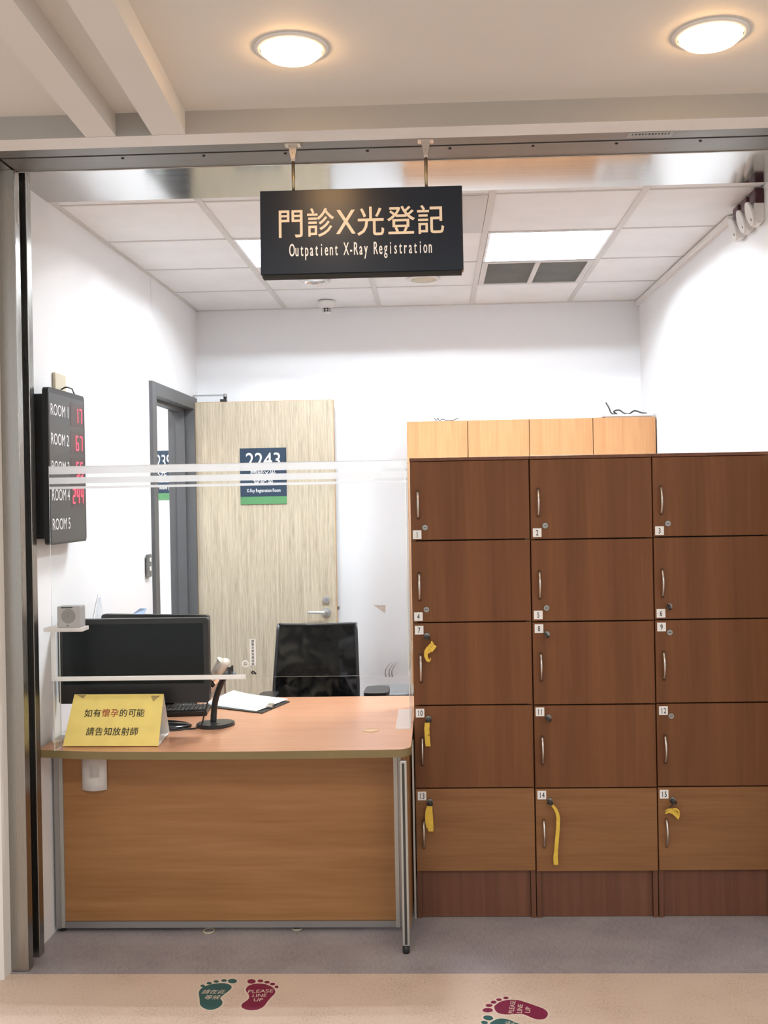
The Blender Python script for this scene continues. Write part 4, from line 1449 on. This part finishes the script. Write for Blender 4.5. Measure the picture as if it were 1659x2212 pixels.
# keyboard behind the monitors' right end
T = thing('keyboard', 'black keyboard lying beside the scanner stand', 'keyboard', (-1.06, 4.42, ZT), rot=(0, 0, 0.10))
k_ = MB()
k_.box(-0.21, 0.075, -0.075, 0.075, 0.0005, 0.020, bev=0.003)
k_.build('case', M_black, T, local=True)
kk = MB()
for r in range(5):
    for c in range(15):
        kk.box(-0.203 + c * 0.0183, -0.203 + c * 0.0183 + 0.0155, -0.066 + r * 0.025, -0.066 + r * 0.025 + 0.021, 0.020, 0.028, bev=0.002, seg=1)
kk.build('keys', plain('dark_grey_keys', (0.028, 0.028, 0.028, 1), 0.45, var=0.1), T, local=True)

# barcode scanner in its stand
bz = ZT
T = thing('scanner_stand', 'black curved stand on an oval base holding the scanner', 'scanner stand', (-0.905, 4.16, bz))
b = MB()
loop = smooth_loop([(-0.977, 4.150), (-0.952, 4.105), (-0.905, 4.088), (-0.858, 4.105), (-0.826, 4.160), (-0.838, 4.215), (-0.880, 4.232), (-0.925, 4.225), (-0.962, 4.196)], 5)
b.prism([tuple(p) for p in loop], (0, 0, bz + 0.0005), X_, Y_, (0, 0, 0.009))
cx_, cy_ = -0.903, 4.16
b.prism([(cx_ + (p[0] - cx_) * 0.93, cy_ + (p[1] - cy_) * 0.90) for p in loop], (0, 0, bz + 0.0095), X_, Y_, (0, 0, 0.004))
b.cyl((-0.888, 4.135, bz + 0.0135), (-0.888, 4.135, bz + 0.0142), 0.005, n=16, m=1)
b.build('base', [plain('dark_slate_plastic', (0.022, 0.026, 0.029, 1), 0.28, var=0.05), M_dark], T)
nk = MB()
neck = spline([at_y(461, 1560, 4.185), at_y(462, 1540, 4.190), at_y(464, 1520, 4.192), at_y(470, 1497, 4.190), at_y(479, 1474, 4.180), at_y(489, 1455, 4.160)], 6)
neck[0].z = bz + 0.012
nk.tube(neck, 0.0125, 14)
nk.build('neck', M_black, T)
cd = MB()
e = neck[-1]
cd.lathe([(0.014, -0.004), (0.030, 0.010), (0.033, 0.020), (0.030, 0.020), (0.012, 0.004), (0.0, 0.002)], e + Vector((0.002, 0, -0.012)), (0.35, -0.30, 0.88), 20)
cd.build('cradle', M_black, T)

T = thing('barcode_scanner', 'cream handheld barcode scanner resting in the black stand', 'scanner', (e.x - 0.02, 4.15, 0.95))
sc = MB()
hp = [at_y(452, 1473, 4.140), at_y(458, 1466, 4.142), at_y(466, 1455, 4.144), at_y(474, 1443, 4.146), at_y(481, 1434, 4.150), at_y(484, 1430, 4.150)]
sc.tube(spline(hp, 5), [0.0105 + 0.0009 * k for k in range(6 * 5 - 4)], 14)
hc_ = at_y(481, 1440, 4.150)
sc.M = Matrix.Translation(hc_) @ Matrix.Rotation(math.radians(34), 4, 'Y') @ Matrix.Diagonal(Vector((0.68, 1.15, 1.0, 1)))
sc.lathe([(0.0, 0.036), (0.018, 0.033), (0.031, 0.022), (0.035, 0.004), (0.033, -0.016), (0.026, -0.034), (0.0, -0.036)], (0, 0, 0), (0, 0, 1), 28)
sc.build('body', plain('cream_scanner_plastic', (0.70, 0.62, 0.53, 1), 0.38, var=0.03), T)
g_ = MB()
g_.tube(spline([at_y(462, 1482, 4.132), at_y(456, 1476, 4.134), at_y(454, 1466, 4.136), at_y(458, 1456, 4.134)], 4), [0.008, 0.009, 0.010, 0.0105, 0.011, 0.011, 0.011, 0.011, 0.0105, 0.010, 0.009, 0.008, 0.007][:13], 12)
g_.build('grip_cap', M_blackg, T)
fa = MB()
fa.box(hc_.x + 0.030, hc_.x + 0.037, 4.118, 4.182, hc_.z - 0.032, hc_.z + 0.002, bev=0.002)
fa.build('window', M_black, T)

# clipboard and the sheets on it
cpts = [at_z(437, 1527, ZT), at_z(566, 1542, ZT), at_z(626, 1517, ZT), at_z(500, 1503, ZT)]
T = thing('clipboard', 'dark clipboard lying under white sheets in the middle of the counter', 'clipboard', (-0.85, 4.6, ZT))
MB().prism([(p.x, p.y) for p in cpts], (0, 0, ZT + 0.0005), X_, Y_, (0, 0, 0.004)).build('board', M_black, T)
cc = (cpts[1] + cpts[2]) / 2
q = MB()
q.box(cc.x - 0.04, cc.x - 0.012, cc.y - 0.03, cc.y + 0.03, ZT + 0.0045, ZT + 0.016, bev=0.003)
q.build('clip', M_nickel, T)
T = thing('paper_stack', 'curled white sheets lying on the dark clipboard', 'paper', (-0.9, 4.62, ZT + 0.005))
pp = [at_z(445, 1524, ZT), at_z(556, 1539, ZT), at_z(618, 1515, ZT), at_z(500, 1500, ZT)]
n = 10
for sh in range(3):
    q = MB()
    vs, fs = [], []
    for i in range(n + 1):
        for j in range(2):
            u = i / n
            p = (pp[0].lerp(pp[1], u)).lerp(pp[3].lerp(pp[2], u), j)
            p = p + Vector((0.006 * sh - 0.004, 0.005 * sh, 0))
            p.z = ZT + 0.0052 + 0.0016 * sh + 0.020 * max(0, 0.35 - u) ** 1.5 * (1 + j)
            vs.append(p)
    for i in range(n):
        fs.append((2 * i, 2 * i + 2, 2 * i + 3, 2 * i + 1))
    b0 = len(vs)
    vs2 = vs + [v + Vector((0, 0, 0.0008)) for v in vs]
    fs2 = [f[::-1] for f in fs] + [tuple(b0 + k for k in f) for f in fs]
    ring = [2 * i for i in range(n + 1)] + [2 * i + 1 for i in range(n, -1, -1)]
    for a in range(len(ring)):
        c, d = ring[a], ring[(a + 1) % len(ring)]
        fs2.append((c, d, b0 + d, b0 + c))
    q.add(vs2, fs2)
    q.build('sheet', M_paper, T)

# loose cables beside the monitor foot
loose_cable('black cable hanging from the right end of the large monitor', [(-0.915, 4.06, 0.93), (-0.905, 4.075, 0.90), (-0.915, 4.08, 0.85), (-0.930, 4.085, 0.80), (-0.945, 4.09, 0.760), (-0.980, 4.095, 0.7485), (-1.04, 4.10, 0.7485), (-1.10, 4.13, 0.7485)], 0.003, (-0.93, 4.08, ZT))
loose_cable('thin black cable looping on the counter behind the yellow card', [(-1.20, 4.08, 0.7475), (-1.12, 4.062, 0.7475), (-1.05, 4.07, 0.7475), (-1.00, 4.10, 0.7475), (-1.03, 4.14, 0.7475), (-1.09, 4.15, 0.7475)], 0.0022, (-1.08, 4.1, ZT))
loose_cable('white cables coiled in the corner under the large monitor', [(-1.445, 4.06, 0.7485), (-1.40, 4.06, 0.7485), (-1.36, 4.09, 0.7485), (-1.39, 4.13, 0.7485), (-1.44, 4.12, 0.753), (-1.43, 4.075, 0.756), (-1.37, 4.075, 0.754)], 0.003, (-1.41, 4.09, ZT))
bpy.data.objects[-1] if False else None

# ------------------------------------------------------------------ furniture behind the counter
T = thing('side_desk', 'small wood side desk along the left wall behind the monitors', 'desk', (-1.27, 5.0, 0))
q = MB()
q.prism([(-1.462, 4.756)] + [(-1.082, 4.756)] + [(-1.130 + 0.05 * math.cos(a), 5.30 + 0.05 * math.sin(a)) for a in [i * math.pi / 12 for i in range(7)]] + [(-1.462, 5.35)], (0, 0, 0.735), X_, Y_, (0, 0, 0.026))
q.build('top', M_top, T)
q = MB()
q.box(-1.118, -1.100, 4.80, 5.31, 0.03, 0.735)
q.box(-1.462, -1.118, 5.27, 5.29, 0.03, 0.735)
q.box(-1.462, -1.444, 4.80, 5.27, 0.0, 0.735)
q.build('side_panel', plain('beige_desk_panel', (0.50, 0.42, 0.32, 1), 0.5, var=0.04), T)
q = MB()
q.box(-1.116, -1.098, 4.775, 4.80, 0.0, 0.735)
q.box(-1.116, -1.098, 5.31, 5.335, 0.0, 0.735)
q.build('leg_post', M_plinth, T)

# swivel chair
CXc, CYc = -0.60, 4.98
T = thing('office_chair', 'black mesh-back office chair with armrests tucked behind the counter', 'chair', (CXc, CYc, 0))
q = MB()
q.box(CXc - 0.235, CXc + 0.235, CYc - 0.20, CYc + 0.22, 0.42, 0.485, bev=0.03, seg=3)
q.build('seat', plain('black_seat_fabric', (0.014, 0.014, 0.015, 1), 0.9, var=0.15, vscale=(80, 80, 80)), T)
# back: frame loop and mesh panel, leaning back and curved
byc = 5.22


def back_pt(u, v):
    """u across -1..1, v up 0..1"""
    hw = 0.218 - 0.020 * v - 0.018 * max(0, 0.28 - v)
    x = CXc - 0.008 + u * hw + (-0.010 + 0.004 * v)
    y = byc + 0.085 * v - 0.05 * (u * u) * 1.0 + 0.03
    z = 0.595 + 0.418 * v - 0.010 * (1 - u * u) * v
    return Vector((x, y, z))


nn = 12
vs, fs = [], []
for i in range(nn + 1):
    for jx in range(nn + 1):
        vs.append(back_pt(-1 + 2 * jx / nn, i / nn))
for i in range(nn):
    for jx in range(nn):
        a = i * (nn + 1) + jx
        fs.append((a, a + 1, a + nn + 2, a + nn + 1))
q = MB()
off = len(vs)
q.add(vs + [v + Vector((0, 0.004, 0)) for v in vs], [f for f in fs] + [tuple(off + k for k in f[::-1]) for f in fs], 0, True)
q.build('mesh_back', M_mesh, T)
q = MB()
loop = [back_pt(-1 + 2 * k / nn, 1) for k in range(nn + 1)] + [back_pt(1, 1 - k / nn) for k in range(1, nn + 1)] + [back_pt(1 - 2 * k / nn, 0) for k in range(1, nn + 1)] + [back_pt(-1, k / nn) for k in range(1, nn + 1)]
q.tube(loop, 0.0085, 10)
q.tube([(CXc, byc + 0.02, 0.60), (CXc, byc + 0.03, 0.50), (CXc, CYc + 0.15, 0.405), (CXc, CYc, 0.40)], 0.02, 10)
q.build('back_frame', M_black, T)
for s in (-1, 1):
    q = MB()
    xa = CXc + (0.302 if s > 0 else -0.232)
    k_ = 1.3 if s > 0 else 1.0
    pad = [(a_ * k_, b_) for a_, b_ in ((-0.040, -0.10), (0.036, -0.10), (0.044, -0.02), (0.040, 0.075), (0.0, 0.098), (-0.040, 0.075), (-0.046, -0.02))]
    zpad = 0.722 if s > 0 else 0.70
    q.prism([tuple(p) for p in smooth_loop(pad, 4)], (xa, 5.05, zpad - 0.024), X_, Y_, (0, 0, 0.024), smooth=False)
    q.tube([(xa - s * 0.005, 5.04, zpad - 0.02), (xa, 5.03, 0.60), (xa - s * 0.02, 5.0, 0.46), (xa - s * 0.10, 4.99, 0.41), (CXc + s * 0.05, 4.99, 0.41)], 0.018, 10)
    q.build('armrest', M_black, T)
q = MB()
q.cyl((CXc, CYc, 0.10), (CXc, CYc, 0.42), 0.026, n=16)
q.cyl((CXc, CYc, 0.06), (CXc, CYc, 0.13), 0.045, 0.035, n=20)
q.build('gas_column', M_blackg, T)
for k in range(5):
    a = 2 * math.pi * k / 5 + 0.3
    ex, ey = CXc + 0.27 * math.cos(a), CYc + 0.27 * math.sin(a)
    q = MB()
    q.tube([(CXc + 0.03 * math.cos(a), CYc + 0.03 * math.sin(a), 0.098), (ex, ey, 0.072)], [0.026, 0.016], 10)
    lg_ = q.build('star_leg', M_black, T)
    q = MB()
    for s in (-1, 1):
        c_ = Vector((ex, ey, 0.0275)) + Vector((-math.sin(a), math.cos(a), 0)) * 0.012 * s
        q.cyl(c_ - Vector((-math.sin(a), math.cos(a), 0)) * 0.008, c_ + Vector((-math.sin(a), math.cos(a), 0)) * 0.008, 0.027, n=18)
    q.cyl((ex, ey, 0.05), (ex, ey, 0.075), 0.008, n=10)
    q.build('caster', M_blackg, lg_)

# round grey topped stool between chair and lockers
T = thing('round_stool', 'round grey stool top half hidden behind the chair armrest', 'stool', (-0.235, 5.62, 0))
MB().lathe([(0.0, 0.620), (0.145, 0.620), (0.150, 0.612), (0.150, 0.600), (0.0, 0.598)], (-0.235, 5.62, 0), (0, 0, 1), 40).build('seat', plain('grey_stool_top', (0.15, 0.155, 0.16, 1), 0.4, var=0.05), T)
MB().lathe([(0.150, 0.600), (0.162, 0.604), (0.165, 0.585), (0.160, 0.545), (0.0, 0.54), (0.0, 0.597)], (-0.235, 5.62, 0), (0, 0, 1), 40).build('rim', M_black, T)
for k in range(4):
    a = math.pi / 4 + k * math.pi / 2
    MB().tube([(-0.235 + 0.10 * math.cos(a), 5.62 + 0.10 * math.sin(a), 0.545), (-0.235 + 0.16 * math.cos(a), 5.62 + 0.16 * math.sin(a), 0.0)], 0.012, 10).build('leg', M_chrome, T)

# light in the passage beyond the doorway
pl = bpy.data.lights.new('passage_lamp', 'AREA')
pl.energy, pl.size = 60.0, 1.0
po = bpy.data.objects.new('passage_lamp', pl)
po.location = (-2.4, 6.0, 2.68)
COL.objects.link(po)

# ------------------------------------------------------------------ footprint stickers on the floor
def fpt(ox, oy, sx, cx_, cy_):
    return at_z(ox + cx_ / sx, oy + cy_ / sx, 0.0)


def offset(poly, d):
    out = []
    n = len(poly)
    area = sum(poly[i][0] * poly[(i + 1) % n][1] - poly[(i + 1) % n][0] * poly[i][1] for i in range(n))
    s = 1 if area > 0 else -1
    for i in range(n):
        t_ = Vector(poly[(i + 1) % n]) - Vector(poly[i - 1])
        t_.normalize()
        out.append((poly[i][0] + s * t_.y * d, poly[i][1] - s * t_.x * d))
    return out


def footprint(label, sole, toes, mat_c, texts, up, loc):
    T = thing('footprint_sticker', label, 'floor sticker', loc, 'footprint floor stickers')
    rim = MB()
    rim.prism(offset(sole, 0.0065), (0, 0, 0.0002), X_, Y_, (0, 0, 0.0003))
    col = MB()
    col.prism(sole, (0, 0, 0.0006), X_, Y_, (0, 0, 0.0004))
    for k, e_ in enumerate(toes):
        rim.prism(offset(e_, 0.006), (0, 0, 0.00021 + 0.00002 * k), X_, Y_, (0, 0, 0.0003))
        col.prism(e_, (0, 0, 0.0006), X_, Y_, (0, 0, 0.0004))
    rim.build('border', M_rim_st, T)
    c_ = col.build('foot_shape', mat_c, T)
    l = MB()
    upv_ = Vector((up[0], up[1], 0)).normalized()
    rv = Vector((upv_.y, -upv_.x, 0))
    for s, p, size, wd, it in texts:
        l.text(s, (p.x, p.y, 0.0010), rv, upv_ + rv * it, size, width=wd, lift=0.0003)
    l.build('lettering', M_rim_st, T)


def conv(o, pts):
    return [(q.x, q.y) for q in (fpt(o[0], o[1], 6.9125, a, b) for a, b in pts)]


def ell(o, e_):
    cx_, cy_, a, b = e_
    return conv(o, [(cx_ + a * math.cos(t_), cy_ + b * math.sin(t_)) for t_ in [i * math.pi / 10 for i in range(20)]])


OA, OB = (400, 2090), (1000, 2120)
sole = [tuple(p) for p in smooth_loop(conv(OA, [(205, 370), (250, 310), (350, 265), (480, 240), (600, 240), (680, 270), (690, 310), (640, 360), (560, 420), (525, 465), (555, 510), (545, 560), (480, 610), (380, 635), (290, 615), (225, 560), (215, 470)]), 4)]
toes = [ell(OA, e_) for e_ in ((262, 277, 34, 18), (360, 238, 40, 18), (464, 212, 40, 18), (580, 197, 42, 20), (706, 205, 68, 33))]
P = lambda o, a, b: fpt(o[0], o[1], 6.9125, a, b)
footprint('teal left footprint sticker with white Chinese writing on the peach floor', sole, toes, M_teal_st,
          [('請在此', P(OA, 412, 392), 0.032, 0.078, 0.15), ('等候', P(OA, 388, 475), 0.032, 0.051, 0.15)], (0, 1), (-0.78, 3.44, 0))
sole = [tuple(p) for p in smooth_loop(conv(OA, [(905, 335), (950, 275), (1060, 245), (1180, 250), (1290, 290), (1345, 350), (1330, 400), (1290, 440), (1230, 510), (1170, 585), (1080, 630), (960, 640), (860, 610), (840, 570), (870, 530), (930, 490), (955, 450), (945, 400)]), 4)]
toes = [ell(OA, e_) for e_ in ((990, 210, 63, 34), (1124, 203, 43, 22), (1223, 222, 42, 20), (1305, 250, 40, 20), (1365, 293, 30, 20))]
footprint('maroon right footprint sticker facing the counter with PLEASE LINE UP', sole, toes, M_mar_st,
          [('PLEASE', P(OA, 1122, 380), 0.031, 0.083, 0.0), ('LINE', P(OA, 1106, 445), 0.031, 0.046, 0.0), ('UP', P(OA, 1088, 510), 0.031, 0.030, 0.0)], (-0.06, 1), (-0.6, 3.44, 0))
sole = [tuple(p) for p in smooth_loop(conv(OB, [(468, 390), (500, 345), (580, 300), (700, 278), (830, 285), (950, 320), (1080, 365), (1200, 410), (1260, 460), (1265, 510), (1220, 560), (1130, 572), (1040, 550), (960, 515), (900, 495), (800, 490), (680, 497), (570, 488), (500, 455)]), 4)]
toes = [ell(OB, e_) for e_ in ((370, 433, 78, 33), (390, 362, 52, 23), (458, 313, 44, 22), (538, 276, 42, 20), (642, 250, 40, 19))]
footprint('maroon footprint sticker turned sideways in front of the lockers', sole, toes, M_mar_st,
          [('PLEASE', P(OB, 772, 388), 0.024, 0.084, 0.0), ('LINE', P(OB, 890, 415), 0.024, 0.058, 0.0), ('UP', P(OB, 1008, 432), 0.024, 0.038, 0.0)], (-1, 0.16), (0.23, 3.37, 0))
bt = P(OB, 378, 548)


def mir(a, b):
    m0 = P(OB, 370, 433)
    dx, dy = a - m0.x, -(b - m0.y)
    ca, sa = math.cos(-0.62), math.sin(-0.62)
    return (bt.x + dx * ca - dy * sa, bt.y + dx * sa + dy * ca)


sole2 = [mir(a, b) for a, b in sole]
toes2 = [[mir(a, b) for a, b in e_] for e_ in toes]
pc = (sum(a for a, b in sole2) / len(sole2), sum(b for a, b in sole2) / len(sole2))
footprint('teal footprint sticker just below the sideways maroon footprint sticker', sole2, toes2, M_teal_st,
          [('請在此', Vector((pc[0] - 0.03, pc[1], 0)), 0.030, 0.078, 0.0), ('等候', Vector((pc[0] + 0.015, pc[1], 0)), 0.030, 0.051, 0.0)], (-0.81, 0.58), (0.22, 3.24, 0))
